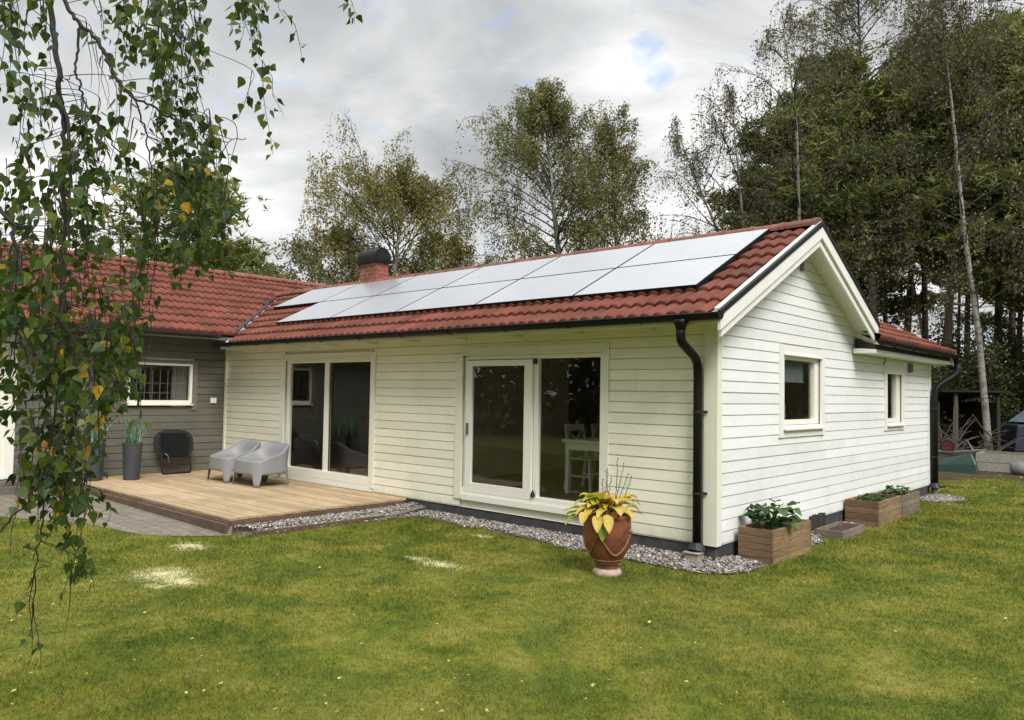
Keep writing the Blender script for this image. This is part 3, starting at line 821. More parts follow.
# ---- tiled roofs: real waves and stepped courses
def tiled(fn, us, vlo, vhi, course=0.352, clip=None, seed=1):
    """fn(u, v, h) -> point; v up the slope. waves along u (0.15 m)"""
    rnd = np.random.default_rng(seed)
    nc = int(round((vhi - vlo) / course)); cs = (vhi - vlo) / nc
    u = np.arange(us[0], us[1] + 1e-6, 0.015)
    wave = 0.038 * np.abs(np.sin(np.pi * u / 0.15)) ** 0.8
    tid = np.floor(u / 0.30).astype(int); tid -= tid.min()
    V = []; T = []; F = []; off = 0; nu = len(u)
    for k in range(nc):
        tint = rnd.random(tid.max() + 1)[tid] * 0.75 + rnd.random() * 0.2
        jit = (rnd.random(tid.max() + 1)[tid] - 0.5) * 0.012
        hj = (rnd.random(tid.max() + 1)[tid] - 0.5) * 0.006
        v0 = vlo + k * cs; v1 = v0 + cs
        rows = [(v0 + jit + 0.012, wave * 0.1 - 0.014), (v0 + jit, wave + 0.034 + hj), (v0 + jit + 0.03, wave + 0.038 + hj), (np.full(nu, v1 + 0.012), wave + 0.0)]
        for v, h in rows:
            uu = u.copy(); vv_ = np.broadcast_to(v, uu.shape)
            if clip: uu = clip(uu, vv_)
            V.append(fn(uu, vv_, h)); T.append(tint)
        for rr_ in range(3):
            a = off + rr_ * nu + np.arange(nu - 1)
            F.append(np.stack([a, a + 1, a + 1 + nu, a + nu], 1))
        off += 4 * nu
    return np.concatenate(V), np.concatenate(F), np.concatenate(T)


cosA = 1 / math.sqrt(1 + SL * SL); sinA = SL * cosA
def f_main(u, v, h):        # front slope, v from the eave
    y = -0.5 + v * cosA; z = 2.505 + SL * -0.5 + v * sinA
    return np.stack([u, y - h * sinA, z + h * cosA], 1)
def xval(y): return -9.58 - y
def clip_main(u, v):
    y = -0.5 + v * cosA
    return np.maximum(u, xval(y) + 0.15)
vR = (YR + 0.5) / cosA
V, F, T = tiled(f_main, (-12.0, 0.16), 0.0, vR - 0.02, clip=clip_main, seed=2)
o = np_mesh('roof', V, F, MAT['tile'], house, T); tag(o, 'red tiled front slope under the solar panels')
def f_back(u, v, h):
    y = 2 * YR + 0.1 - v * cosA; z = 2.505 - SL * 0.1 + v * sinA
    return np.stack([u, y + h * sinA, z + h * cosA], 1)
V, F, T = tiled(f_back, (-12.0, 0.16), 0.0, (YR + 0.1) / cosA - 0.02, seed=3)
o = np_mesh('roof', V, F, MAT['tile'], house, T); tag(o, 'red tiled rear slope behind the ridge')
# left wing, slope facing +x
def f_left(u, v, h):        # u = y
    x = -9.5 - v * cosA; z = 2.465 + v * sinA
    return np.stack([x + h * sinA, u, z + h * cosA], 1)
def clip_left(u, v):
    x = -9.5 - v * cosA
    return np.where(x > -11.63, np.minimum(u, -9.58 - x), u)
XRL = -12.62; vL = (-9.5 - XRL) / cosA; ZRL = 2.465 + vL * sinA
V, F, T = tiled(f_left, (-5.75, 8.3), 0.0, vL - 0.02, clip=clip_left, seed=4)
o = np_mesh('roof', V, F, MAT['tile'], house, T); tag(o, 'red tiled roof of the grey wing')
# rear wing, low eave along the gable wall
SB = 0.48; cB = 1 / math.sqrt(1 + SB * SB); sB = SB * cB
def f_rear(u, v, h):        # u = y
    x = 0.33 - v * cB; z = 2.315 + v * sB
    return np.stack([x + h * sB, u, z + h * cB], 1)
def clip_rear(u, v):
    zB = 2.315 + v * sB
    return np.maximum(u, np.maximum(2.2, 4.05 - np.maximum(0, zB - 2.5) / SL))
V, F, T = tiled(f_rear, (2.1, 8.36), 0.0, 2.9, clip=clip_rear, seed=5)
o = np_mesh('roof', V, F, MAT['tile'], house, T); tag(o, 'low red tiled roof behind the gable')
# roof boarding under the tiles
mb = MB()
def slab(a, b_, c_, d_, th):
    P = [np.array(q, float) for q in (a, b_, c_, d_)]
    mb.add([*P, *[q - np.array([0, 0, th]) for q in P]], [(0, 1, 2, 3), (7, 6, 5, 4), (0, 4, 5, 1), (1, 5, 6, 2), (2, 6, 7, 3), (3, 7, 4, 0)])
zm_ = lambda y: 2.505 + SL * y - 0.02
slab((-9.3, -0.46, zm_(-0.46)), (0.27, -0.46, zm_(-0.46)), (0.27, YR, zm_(YR)), (-11.7, YR, zm_(YR)), 0.07)
slab((-11.7, YR, zm_(YR)), (0.27, YR, zm_(YR)), (0.27, 2 * YR + 0.06, zm_(-0.06)), (-9.3, 2 * YR + 0.06, zm_(-0.06)), 0.07)
slab((0.28, 4.1, 2.30), (0.28, 8.32, 2.30), (-2.3, 8.32, 2.30 + SB * 2.58), (-2.3, 4.1, 2.30 + SB * 2.58), 0.07)
mb.build('soffit', MAT['trim'], house)
mb = MB()
slab((-9.56, -5.7, 2.42), (-9.56, -0.1, 2.42), (XRL, -0.1, ZRL - 0.03), (XRL, -5.7, ZRL - 0.03), 0.06)
slab((-15.7, 8.2, 2.42), (-15.7, -5.7, 2.42), (XRL, -5.7, ZRL - 0.03), (XRL, 8.2, ZRL - 0.03), 0.06)
mb.build('soffit', MAT['greywall'], house)
# ridge tiles
def ridge(a, b_, name_seed, r=0.105):
    rnd = random.Random(name_seed); mb = MB()
    a = np.array(a, float); b_ = np.array(b_, float); L = np.linalg.norm(b_ - a); d = (b_ - a) / L
    s = np.cross(d, (0, 0, 1)); k = 0.0
    while k < L - 0.05:
        mb.cur = rnd.random(); l1 = min(0.40, L - k)
        vs = []; ns = 9
        dz = rnd.uniform(-0.004, 0.004)
        for q, rad in ((k, r * 1.06), (k + 0.05, r * 1.06), (k + 0.055, r * 0.98), (k + l1 + 0.03, r * 0.92)):
            for i in range(ns):
                an = math.pi * (i / (ns - 1)) * 1.1 - 0.05 * math.pi
                vs.append(a + d * q + s * math.cos(an) * rad * 1.15 + np.array([0, 0, math.sin(an) * rad * 0.85 + dz]))
        fs = [(j * ns + i, j * ns + i + 1, (j + 1) * ns + i + 1, (j + 1) * ns + i) for j in range(3) for i in range(ns - 1)]
        fs.append(tuple(range(ns - 1, -1, -1)))
        mb.add(vs, fs); k += l1
    return mb
ridge((0.275, YR, ZR + 0.03), (-11.75, YR, ZR + 0.03), 1).build('ridge_tiles', MAT['ridge'], house)
ridge((XRL, -5.75, ZRL + 0.02), (XRL, 8.3, ZRL + 0.02), 2).build('ridge_tiles', MAT['ridge'], house)
# valley flashing
mb = MB()
va = np.array([-9.52, -0.06, 2.505 - 0.03 + 0.045]); vb = np.array([-11.63, 2.05, 3.5 + 0.045])
mb.add([va, va + (0.17, 0, 0.0), vb + (0.17, 0, 0.0), vb], [(0, 1, 2, 3)])
mb.build('valley_flashing', MAT['flash'], house)
mb = MB()
mb.bar(va + (-0.01, 0, 0.015), va + (vb - va) * 0.72 + (-0.01, 0, 0.015), 0.05, 0.055); mb.tube([va + (vb - va) * 0.70 + (-0.01, -0.03, 0.0), va + (vb - va) * 0.73 + (-0.01, 0, 0.08)], 0.045, 10)
mb.build('valley_edge', MAT['blackmat'], house)
# barge boards and verge
def roofz(y): return 2.505 + SL * (y if y < YR else 2 * YR - y)
def barge(y0, y1, top, bot, x0, x1, mb):
    poly = [(y0, roofz(y0) + bot), (y0, roofz(y0) + top), (YR, roofz(YR) + top), (y1, roofz(y1) + top), (y1, roofz(y1) + bot), (YR, roofz(YR) + bot)]
    mb.prism([poly[0], poly[1], poly[2], poly[5]], 0, x0, x1)
    mb.prism([poly[5], poly[2], poly[3], poly[4]], 0, x0, x1)
mb = MB(); barge(-0.52, 2 * YR + 0.03, 0.015, -0.125, 0.275, 0.305, mb); mb.build('bargeboard', MAT['trimw'], house)
mb = MB(); barge(-0.44, 2 * YR + 0.0, -0.11, -0.22, 0.25, 0.2745, mb); mb.build('bargeboard', MAT['trimw'], house)
mb = MB(); barge(-0.55, 2 * YR + 0.06, 0.07, 0.016, 0.285, 0.318, mb); mb.build('verge_strip', MAT['black'], house)
mb = MB(); barge(-0.5, 2 * YR + 0.05, 0.078, 0.04, 0.23, 0.284, mb); mb.build('verge_sky_strip', MAT['verge'], house)  # pale strip painting the sky's reflection on top of the black verge metal
# gutters and pipes
def gutter(a, b_, r=0.06):
    mb = MB(); a = np.array(a, float); b_ = np.array(b_, float); d = (b_ - a) / np.linalg.norm(b_ - a); s = np.cross(d, (0, 0, 1))
    ns = 9; vs = []
    for rad in (r, r - 0.006):
        for p in (a, b_):
            for i in range(ns):
                an = math.pi * (1 + i / (ns - 1)); vs.append(p + s * math.cos(an) * rad + np.array([0, 0, math.sin(an) * rad]))
    fs = [(i, i + 1, ns + i + 1, ns + i) for i in range(ns - 1)] + [(2 * ns + i, 3 * ns + i, 3 * ns + i + 1, 2 * ns + i + 1) for i in range(ns - 1)]
    fs += [(0, ns, 3 * ns, 2 * ns), (ns - 1, 3 * ns - 1, 4 * ns - 1, 2 * ns - 1)]
    mb.add(vs, fs); mb.add([vs[i] for i in range(ns)], [tuple(range(ns))]); mb.add([vs[ns + i] for i in range(ns)], [tuple(range(ns))])
    for off in (s * (r - 0.001), -s * (r - 0.001)):      # rolled lip
        mb.tube([a + off, b_ + off], 0.009, 6)
    L = np.linalg.norm(b_ - a); k = 0.5
    while k < L:                                          # hangers
        mb.tube([a + d * k + s * math.cos(q) * (r + 0.004) + np.array([0, 0, math.sin(q) * (r + 0.004)]) for q in np.linspace(math.pi, 2 * math.pi, 7)], 0.006, 4); k += 0.93
    return mb
gutter((-9.42, -0.535, 2.283), (0.315, -0.535, 2.278)).build('gutter', MAT['black'], house, smooth=False)
gutter((0.385, 4.02, 2.292), (0.385, 8.42, 2.282)).build('gutter', MAT['black'], house)
gutter((-9.44, -0.42, 2.44), (-9.44, -5.75, 2.43), 0.055).build('gutter', MAT['blackmat'], house)
mb = MB(); mb.box(-9.3, 0.27, -0.475, -0.455, 2.19, 2.30); mb.build('fascia', MAT['trim'], house)
for k in range(10):                                       # rafter ends under the front eave
    mb = MB(); x = -0.75 - k * 0.95; mb.box(x - 0.022, x + 0.022, -0.45, 0.0, 2.19, 2.235); mb.build('rafter_end', MAT['trim'], house)
mb = MB(); mb.prism([(0.022, 2.13), (0.30, 2.13), (0.30, 2.18), (0.022, 2.2)], 1, 3.97, 8.2); mb.build('eave_box', MAT['trimw'], house)
mb = MB(); mb.prism([(0.022, 2.201), (0.29, 2.181), (0.29, 2.25), (0.022, 2.33)], 1, 4.06, 8.19); mb.build('eave_shade_strip', MAT['blackmat'], house)  # black strip standing in for the shadow gap above the eave box
mb = MB(); mb.prism([(0.02, 2.10), (0.33, 2.14), (0.33, 2.22), (0.02, 2.36)], 1, 8.2, 8.33); mb.build('eave_end', MAT['trimw'], house)


def arc_pipe(pts, r, n=5):
    """round the corners of a polyline"""
    P = [np.array(p, float) for p in pts]; out = [P[0]]
    for i in range(1, len(P) - 1):
        d0 = P[i - 1] - P[i]; d1 = P[i + 1] - P[i]; l = min(np.linalg.norm(d0), np.linalg.norm(d1)) * 0.45; l = min(l, r)
        a = P[i] + d0 / np.linalg.norm(d0) * l; b_ = P[i] + d1 / np.linalg.norm(d1) * l
        for k in range(n + 1):
            q = k / n; out.append((1 - q) ** 2 * a + 2 * q * (1 - q) * P[i] + q * q * b_)
    out.append(P[-1]); return out
mb = MB()
mb.tube([(-0.105, -0.535, 2.235), (-0.105, -0.535, 2.19), (-0.105, -0.535, 2.14)], [0.085, 0.06, 0.048], 14)
mb.tube(arc_pipe([(-0.105, -0.535, 2.17), (-0.115, -0.52, 2.03), (-0.165, -0.085, 1.86), (-0.168, -0.075, 1.6), (-0.168, -0.075, -0.02)], 0.13), 0.045, 14)
o = mb.build('downpipe', MAT['black'], house, smooth=True)
mb = MB()
mb.tube([(-0.168, -0.075, 0.03), (-0.168, -0.075, -0.03), (-0.168, -0.085, -0.06)], [0.055, 0.095, 0.1], 16)
mb.build('pipe_shoe', MAT['blackmat'], o)
for z in (0.52, 1.34):
    mb = MB(); mb.tube([(-0.168, -0.075, z - 0.012), (-0.168, -0.075, z + 0.012)], 0.05, 12); mb.box(-0.12, -0.078, -0.05, -0.035, z - 0.012, z + 0.012); mb.build('pipe_bracket', MAT['blackmat'], o)
mb = MB()
mb.tube([(0.385, 8.28, 2.24), (0.385, 8.28, 2.19), (0.385, 8.28, 2.12)], [0.085, 0.06, 0.05], 14)
mb.tube(arc_pipe([(0.385, 8.28, 2.15), (0.385, 8.24, 1.97), (0.10, 7.98, 1.72), (0.085, 7.94, 1.5), (0.085, 7.94, 0.02)], 0.16), 0.058, 14)
o = mb.build('downpipe', MAT['black'], house, smooth=True)
mb = MB(); mb.tube([(0.085, 7.94, 0.05), (0.085, 7.94, -0.03)], [0.07, 0.11], 14); mb.box(0.08, 0.26, 7.9, 7.98, -0.02, 0.0); mb.build('pipe_shoe', MAT['blackmat'], o)
mb = MB(); mb.tube([(0.085, 7.94, -0.02), (0.085, 7.94, -0.25)], 0.055, 14); mb.build('drain_pipe', MAT['rock'], o)
for z in (0.5, 1.35):
    mb = MB(); mb.tube([(0.085, 7.94, z - 0.012), (0.085, 7.94, z + 0.012)], 0.064, 12); mb.build('pipe_bracket', MAT['blackmat'], o)
# chimney
mb = MB(); ch = onp(361, 285, 1, 2.02); cx0, cx1 = ch[0], ch[0] + 0.50; cy0, cy1 = 1.99, 2.29
mb.box(cx0, cx1, cy0, cy1, 3.1, 3.965)
ch_o = mb.build('chimney', MAT['brick'], house)
mb = MB(); mb.box(cx0 - 0.05, cx1 + 0.05, cy0 - 0.05, cy1 + 0.05, 3.966, 4.01)
ns = 14; hw = 0.185; cyc = (cy0 + cy1) / 2
arc_ = [(cyc + hw * math.cos(math.pi * i / ns), 4.06 + 0.20 * math.sin(math.pi * i / ns)) for i in range(ns + 1)]
mb.prism([(cyc + hw, 4.01)] + arc_ + [(cyc - hw, 4.01)], 0, cx0 - 0.02, cx1 + 0.02)
mb.build('chimney_cap', MAT['black'], ch_o)
mb = MB(); mb.prism([(cyc + 0.16, 4.02)] + [(cyc + 0.16 * math.cos(math.pi * i / ns), 4.06 + 0.17 * math.sin(math.pi * i / ns)) for i in range(ns + 1)] + [(cyc - 0.16, 4.02)], 0, cx1 + 0.0205, cx1 + 0.023); mb.build('flue_shade_disc', MAT['flueshade'], ch_o)  # flat black disc painting the shade inside the open cap end
# small wall fittings
mb = MB(); v_ = onp(801, 266, 0, 0.0); mb.box(0.0, 0.03, v_[1] - 0.035, v_[1] + 0.035, v_[2] - 0.06, v_[2] + 0.06); mb.build('wall_vent', MAT['steel'], house)
mb = MB(); v_ = onp(908.5, 368, 0, 0.0); mb.box(0.0, 0.06, v_[1] - 0.05, v_[1] + 0.05, v_[2] - 0.075, v_[2] + 0.075); mb.build('wall_vent', MAT['steel'], house)
mb = MB(); v_ = onp(880.5, 360, 0, 0.0); mb.tube([(0.0, v_[1], v_[2] + 0.07), (0.06, v_[1], v_[2] + 0.06), (0.07, v_[1], v_[2] - 0.02), (0.04, v_[1], v_[2] - 0.06)], 0.012, 6); mb.build('wall_hook', MAT['steel'], house)
mb = MB(); v_ = onp(213, 400.5, 0, XA); mb.box(XA, XA + 0.035, v_[1] - 0.055, v_[1] + 0.055, v_[2] - 0.05, v_[2] + 0.05); mb.build('socket_box', MAT['frame'], house, bevel=0.008)
mb = MB(); v_ = onp(219, 347, 0, XA + 0.1); mb.tube([(XA + 0.02, v_[1], v_[2] + 0.07), (XA + 0.12, v_[1] + 0.01, v_[2] + 0.06), (XA + 0.13, v_[1] + 0.02, v_[2] - 0.07)], 0.018, 6); mb.build('wall_hook', MAT['steel'], house)
for px, py in ((130, 333), (198, 337)):
    v_ = onp(px, py, 0, XA + 0.25); mb = MB(); mb.lathe([(0.0, 0.0), (0.03, 0.005), (0.036, 0.03), (0.02, 0.05)], (v_[0], v_[1], v_[2] - 0.02), 10); mb.build('eave_light', MAT['frame'], house)

# ---- sliding doors and windows
def fb(mb, x0, x1, z0, z1, d0, d1, mp=front):
    a = mp(x0, d0, z0); b_ = mp(x1, d1, z1)
    mb.box(min(a[0], b_[0]), max(a[0], b_[0]), min(a[1], b_[1]), max(a[1], b_[1]), z0, z1)
def pane(x0, x1, z0, z1, d, parent, mp=front, name='pane'):
    mb = MB(); fb(mb, x0, x1, z0, z1, d - 0.006, d, mp); return mb.build(name, MAT['glass'], parent)

# door by the chairs
mb = MB()
fb(mb, -7.95, -7.85, 0.21, 1.99, -0.09, -0.028); fb(mb, -5.665, -5.57, 0.21, 1.99, -0.09, -0.028); fb(mb, -7.95, -5.57, 1.935, 2.0, -0.088, -0.026)
fb(mb, -7.95, -5.57, 0.09, 0.212, -0.092, 0.012); fb(mb, -6.83, -6.715, 0.21, 1.94, -0.08, -0.02)
sd1 = mb.build('sliding_door', MAT['frame'], house, bevel=0.004)
pane(-7.86, -6.82, 0.2, 1.94, -0.052, sd1); pane(-6.725, -5.66, 0.2, 1.94, -0.062, sd1)
mb = MB(); fb(mb, -8.06, -7.935, 0.06, 2.07, 0.0, 0.022); fb(mb, -5.585, -5.485, 0.06, 2.07, 0.0, 0.022); fb(mb, -7.935, -5.585, 1.995, 2.085, 0.0, 0.02)
fb(mb, -7.935, -5.585, 1.978, 1.996, -0.02, 0.034); mb.build('casing', MAT['trim'], sd1)
mb = MB(); fb(mb, -8.0, -5.52, 0.005, 0.088, -0.012, 0.016); mb.build('sill', MAT['frame'], sd1)
mb = MB(); fb(mb, -6.70, -6.688, 0.22, 1.93, -0.05, -0.035); mb.build('gasket', MAT['blackmat'], sd1)
# door with the dining set behind it
mb = MB()
fb(mb, -3.64, -3.585, 0.2, 1.97, -0.09, -0.022); fb(mb, -1.435, -1.40, 0.2, 1.97, -0.09, -0.028); fb(mb, -3.64, -1.40, 1.925, 1.985, -0.088, -0.024)
fb(mb, -3.64, -1.40, 0.17, 0.248, -0.092, 0.004)
fb(mb, -2.438, -2.37, 0.24, 1.93, -0.09, -0.028)
sd2 = mb.build('sliding_door', MAT['frame'], house, bevel=0.004)
mb = MB()
fb(mb, -3.58, -3.47, 0.205, 1.915, -0.03, 0.008); fb(mb, -2.568, -2.44, 0.205, 1.915, -0.03, 0.008); fb(mb, -3.47, -2.568, 1.84, 1.915, -0.03, 0.0075); fb(mb, -3.47, -2.568, 0.205, 0.33, -0.03, 0.0075)
sash = mb.build('sash', MAT['frame'], sd2, bevel=0.004)
pane(-3.475, -2.565, 0.32, 1.845, -0.012, sd2); pane(-2.375, -1.43, 0.24, 1.93, -0.06, sd2)
mb = MB(); fb(mb, -3.76, -3.64, 0.105, 2.0, 0.0, 0.022); fb(mb, -1.415, -1.305, 0.24, 2.08, 0.0, 0.022); fb(mb, -3.64, -1.415, 2.0, 2.085, 0.0, 0.02)
fb(mb, -3.66, -1.39, 1.982, 2.0, -0.02, 0.036); mb.build('casing', MAT['trim'], sd2)
mb = MB(); fb(mb, -3.62, -1.33, 0.10, 0.168, -0.012, 0.03); mb.build('sill', MAT['frame'], sd2)
mb = MB(); mb.lathe([(0.0, 0), (0.03, 0.0), (0.022, 0.05), (0.0, 0.09)], (-2.405, -0.005, 0.25), 10); mb.build('corner_seal', MAT['blackmat'], sd2)
mb = MB(); fb(mb, -2.43, -2.385, 1.86, 1.925, -0.03, 0.0); mb.build('corner_seal', MAT['blackmat'], sd2)
mb = MB(); fb(mb, -3.545, -3.52, 0.95, 1.1, 0.008, 0.035); mb.build('handle', MAT['steel'], sd2)


def gable_window(y0, y1, z0, z1, g0, g1, gz0, gz1, blind=None):
    mb = MB(); M = gab
    # thin box frame set back in the opening
    fb(mb, y0 + 0.07, g0, gz0 - 0.06, gz1 + 0.05, -0.08, -0.02, M); fb(mb, g1, y1 - 0.07, gz0 - 0.06, gz1 + 0.05, -0.08, -0.02, M)
    fb(mb, g0, g1, gz1, gz1 + 0.05, -0.079, -0.021, M); fb(mb, g0, g1, gz0 - 0.06, gz0, -0.079, -0.019, M)
    w_ = mb.build('window', MAT['frame'], house, bevel=0.004)
    pane(g0 - 0.004, g1 + 0.004, gz0 - 0.004, gz1 + 0.004, -0.055, w_, M)
    mb = MB(); fb(mb, y0, y0 + 0.115, z0, z1, 0.0, 0.024, M); fb(mb, y1 - 0.115, y1, z0, z1, 0.0, 0.024, M); fb(mb, y0 + 0.115, y1 - 0.115, z1 - 0.105, z1 - 0.002, 0.0, 0.022, M)
    fb(mb, y0 + 0.115, y1 - 0.115, z0 + 0.0, z0 + 0.085, 0.0, 0.02, M)
    fb(mb, y0 + 0.1, y1 - 0.1, z1 - 0.125, z1 - 0.106, -0.02, 0.04, M)
    mb.build('casing', MAT['trimw'], w_)
    mb = MB(); a = [gab(y0 + 0.1, -0.02, gz0 - 0.065), gab(y0 + 0.1, 0.06, gz0 - 0.10), gab(y0 + 0.1, 0.06, gz0 - 0.118), gab(y0 + 0.1, -0.02, gz0 - 0.10)]
    mb.prism([(p[0], p[2]) for p in a], 1, y0 + 0.09, y1 - 0.09); mb.build('sill', MAT['trimw'], w_)
    if blind:
        mb = MB(); fb(mb, g0 + 0.02, g1 - 0.14, gz1 - blind, gz1 - 0.0, -0.12, -0.115, M); fb(mb, g0 + 0.02, g1 - 0.14, gz1 - blind - 0.025, gz1 - blind, -0.125, -0.11, M)
        mb.build('roller_blind', MAT['blind'], w_)
    return w_
w1 = gable_window(1.505, 2.90, 1.035, 2.12, 1.655, 2.665, 1.235, 1.95, 0.24)
w2 = gable_window(5.39, 6.41, 1.02, 2.02, 5.575, 6.10, 1.20, 1.925)
mb = MB(); mb.box(-0.2, -0.16, 1.7, 2.1, 1.24, 1.42); mb.build('window_shelf', MAT['terra'], w1)
# leaded window of the grey wing
mb = MB(); M = gry
y0, y1, z0, z1 = -1.735, -0.665, 1.235, 1.895
fb(mb, y0 - 0.03, y0 + 0.012, z0 - 0.02, z1 + 0.03, -0.05, 0.012, M); fb(mb, y1 - 0.012, y1 + 0.03, z0 - 0.02, z1 + 0.03, -0.05, 0.012, M); fb(mb, y0 + 0.012, y1 - 0.012, z1 - 0.01, z1 + 0.03, -0.05, 0.014, M); fb(mb, y0 + 0.012, y1 - 0.012, z0 - 0.03, z0 + 0.035, -0.05, 0.014, M)
w3 = mb.build('window', MAT['frame'], house)
pane(y0, y1, z0, z1, -0.03, w3, M)
mb = MB(); n_ = 8; st = (y1 - y0) / n_
for k in range(1, n_): fb(mb, y0 + k * st - 0.003, y0 + k * st + 0.003, z0 + 0.03, z1 - 0.16, -0.028, -0.02, M)
for z in (1.40, 1.57): fb(mb, y0, y1, z - 0.003, z + 0.003, -0.028, -0.02, M)
for k in range(n_):
    c = y0 + (k + 0.5) * st
    mb.tube([gry(c + st / 2 * math.cos(a), -0.024, z1 - 0.16 + 0.11 * math.sin(a)) for a in np.linspace(0, math.pi, 9)], 0.003, 4)
mb.build('lead_bars', MAT['lead'], w3)
mb = MB(); fb(mb, y0 - 0.13, y0 - 0.03, z0 - 0.14, z1 + 0.09, 0.0, 0.022, M); fb(mb, y1 + 0.03, y1 + 0.12, z0 - 0.14, z1 + 0.09, 0.0, 0.022, M); fb(mb, y0 - 0.03, y1 + 0.03, z1 + 0.03, z1 + 0.088, 0.0, 0.02, M)
mb.build('casing', MAT['greytrim'], w3)
mb = MB(); fb(mb, y0 - 0.03, y1 + 0.04, z0 - 0.055, z0 - 0.031, 0.0, 0.06, M); mb.build('sill', MAT['frame'], w3)
mb = MB()
for k in range(26):
    a = -0.92 + 0.011 * k; mb.add([gry(a, -0.2 + 0.02 * math.sin(k * 1.4), 1.15), gry(a + 0.011, -0.2 + 0.02 * math.sin((k + 1) * 1.4), 1.15), gry(a + 0.011, -0.2 + 0.02 * math.sin((k + 1) * 1.4), 1.95), gry(a, -0.2 + 0.02 * math.sin(k * 1.4), 1.95)], [(0, 1, 2, 3)])
mb.build('curtain', MAT['curtain'], w3)
# white door at the left edge of the frame
mb = MB(); fb(mb, -4.45, -3.53, 0.11, 2.07, -0.06, -0.01, gry); dr = mb.build('door', MAT['frame'], house)
mb = MB(); fb(mb, -3.53, -3.415, 0.06, 2.13, -0.05, 0.024, gry); fb(mb, -4.57, -4.45, 0.06, 2.13, -0.05, 0.024, gry); fb(mb, -4.45, -3.53, 2.07, 2.13, -0.05, 0.022, gry); fb(mb, -4.45, -3.53, 0.06, 0.11, -0.06, 0.05, gry); mb.build('casing', MAT['frame'], dr)
mb = MB(); mb.tube([gry(-4.36, -0.01, 1.05), gry(-4.36, 0.05, 1.05), gry(-4.24, 0.055, 1.05)], 0.011, 8); mb.build('handle', MAT['steel'], dr)

# step under the door
mb = MB(); mb.box(XA + 0.01, XA + 0.42, -4.7, -3.25, -0.2, -0.02); mb.box(XA + 0.01, XA + 0.3, -4.6, -3.3, -0.0195, 0.045)
tag(mb.build('door_step', MAT['stone'], bevel=0.01), 'dark concrete step below the white door of the grey wing', 'step')

# ------------------------------------------------------------------ solar panels
PX, PY, PZ, PT, PW, PH = -0.278, 0.092, 2.661, 0.4621, 1.642, 1.023
NAMES_L = ['solar panel at the gable end of the lower row, above the downpipe', 'second panel of the lower row, next to the gable-end one', 'middle panel of the lower row of five', 'fourth lower-row panel, last but one before the valley', 'solar panel at the valley end of the lower row, lowest far corner']
NAMES_U = ['solar panel at the gable end of the upper row, beside the ridge tiles', 'second panel of the upper row, next to the gable-end one', 'third panel of the upper row, below the right birch', 'fourth panel of the upper row, two short of the chimney', 'upper-row solar panel at the foot of the brick chimney', 'solar panel at the valley end of the upper row, jutting past the lower row']
U_ = np.array([0, math.cos(PT), math.sin(PT)]); Nn = np.array([0, -math.sin(PT), math.cos(PT)])


def solar_panel(i, j, label):
    g_ = 0.010
    th_ = thing('solar_panel', label, 'solar panel', np.array([PX - i * PW - PW / 2, PY, PZ]) + U_ * PH * j, 0, 'solar panels on the red tiled roof')
    Mx = Matrix(((1, 0, 0), (0, math.cos(PT), -math.sin(PT)), (0, math.sin(PT), math.cos(PT)))).to_euler()
    th_.rotation_euler = Mx
    a, b_ = -PW / 2 + g_, PW / 2 - g_; c, d = g_, PH - g_
    mb = MB(); mb.box(a, b_, c, d, -0.07, -0.0005)  # black frame deepened to stand in for the shadowed gap below
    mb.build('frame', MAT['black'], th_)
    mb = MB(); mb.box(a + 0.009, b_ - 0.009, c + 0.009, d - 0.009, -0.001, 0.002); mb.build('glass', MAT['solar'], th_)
    for q in (-0.45, 0.45):
        mb = MB(); mb.box(q - 0.02, q + 0.02, c - 0.03, d, -0.095, -0.0705); mb.build('mounting_rail', MAT['blackmat'], th_)
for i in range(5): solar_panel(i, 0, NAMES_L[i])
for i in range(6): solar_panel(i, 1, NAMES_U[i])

# ------------------------------------------------------------------ deck
deck = thing('wooden_deck', 'low wooden deck of weathered tan boards in the corner between the walls', 'deck', (-7.3, -1.3, GZ))
rnd = random.Random(4); mb = MB(); y = -2.66; k = 0
while y < -0.02:
    x = XA + 0.02; 
    while x < -4.72:
        x2 = min(-4.71, x + rnd.choice([2.4, 2.9, 3.6])); 
        if x2 > -5.2: x2 = -4.71
        mb.cur = rnd.random(); dz = rnd.uniform(-0.002, 0.002)
        mb.box(x + 7.3, x2 + 7.3 - 0.003, y + 1.3, min(y + 0.113, -0.02) + 1.3, -0.028 - GZ + dz, 0.0 - GZ + dz); x = x2
    y += 0.120
mb.build('deck_boards', MAT['deck'], deck)
mb = MB(); mb.cur = 0.3; mb.box(-2.72, 2.61, -1.405, -1.365, -0.02, 0.135); mb.cur = 0.6; mb.box(2.592, 2.632, -1.364, 1.2, -0.02, 0.135); mb.cur = 0.7; mb.box(-2.7, 2.64, -1.446, -1.406, -0.01, 0.118)
mb.build('edge_beam', MAT['deckedge'], deck)
for q in (-1.8, -0.6, 0.6, 1.8):
    mb = MB(); mb.box(q - 0.02, q + 0.02, -1.36, 1.2, 0.03, 0.14); mb.build('joist', MAT['deckedge'], deck)
mb = MB(); mb.cur = 0.4; mb.bar((-4.36, -2.55, GZ + 0.025), (-4.30, -0.75, GZ + 0.025), 0.05, 0.06); tag(mb.build('garden_edging', MAT['deckedge']), 'brown timber edging between gravel and lawn beside the deck', 'edging')
st = onp(228, 525, 2, GZ + 0.05); rs = random.Random(3)
mb = MB(); mb.prism([(st[0] - 0.17, st[1] - 0.11), (st[0] + 0.04, st[1] - 0.13), (st[0] + 0.2, st[1] - 0.02), (st[0] + 0.15, st[1] + 0.12), (st[0] - 0.1, st[1] + 0.13)], 2, GZ - 0.02, GZ + 0.115)
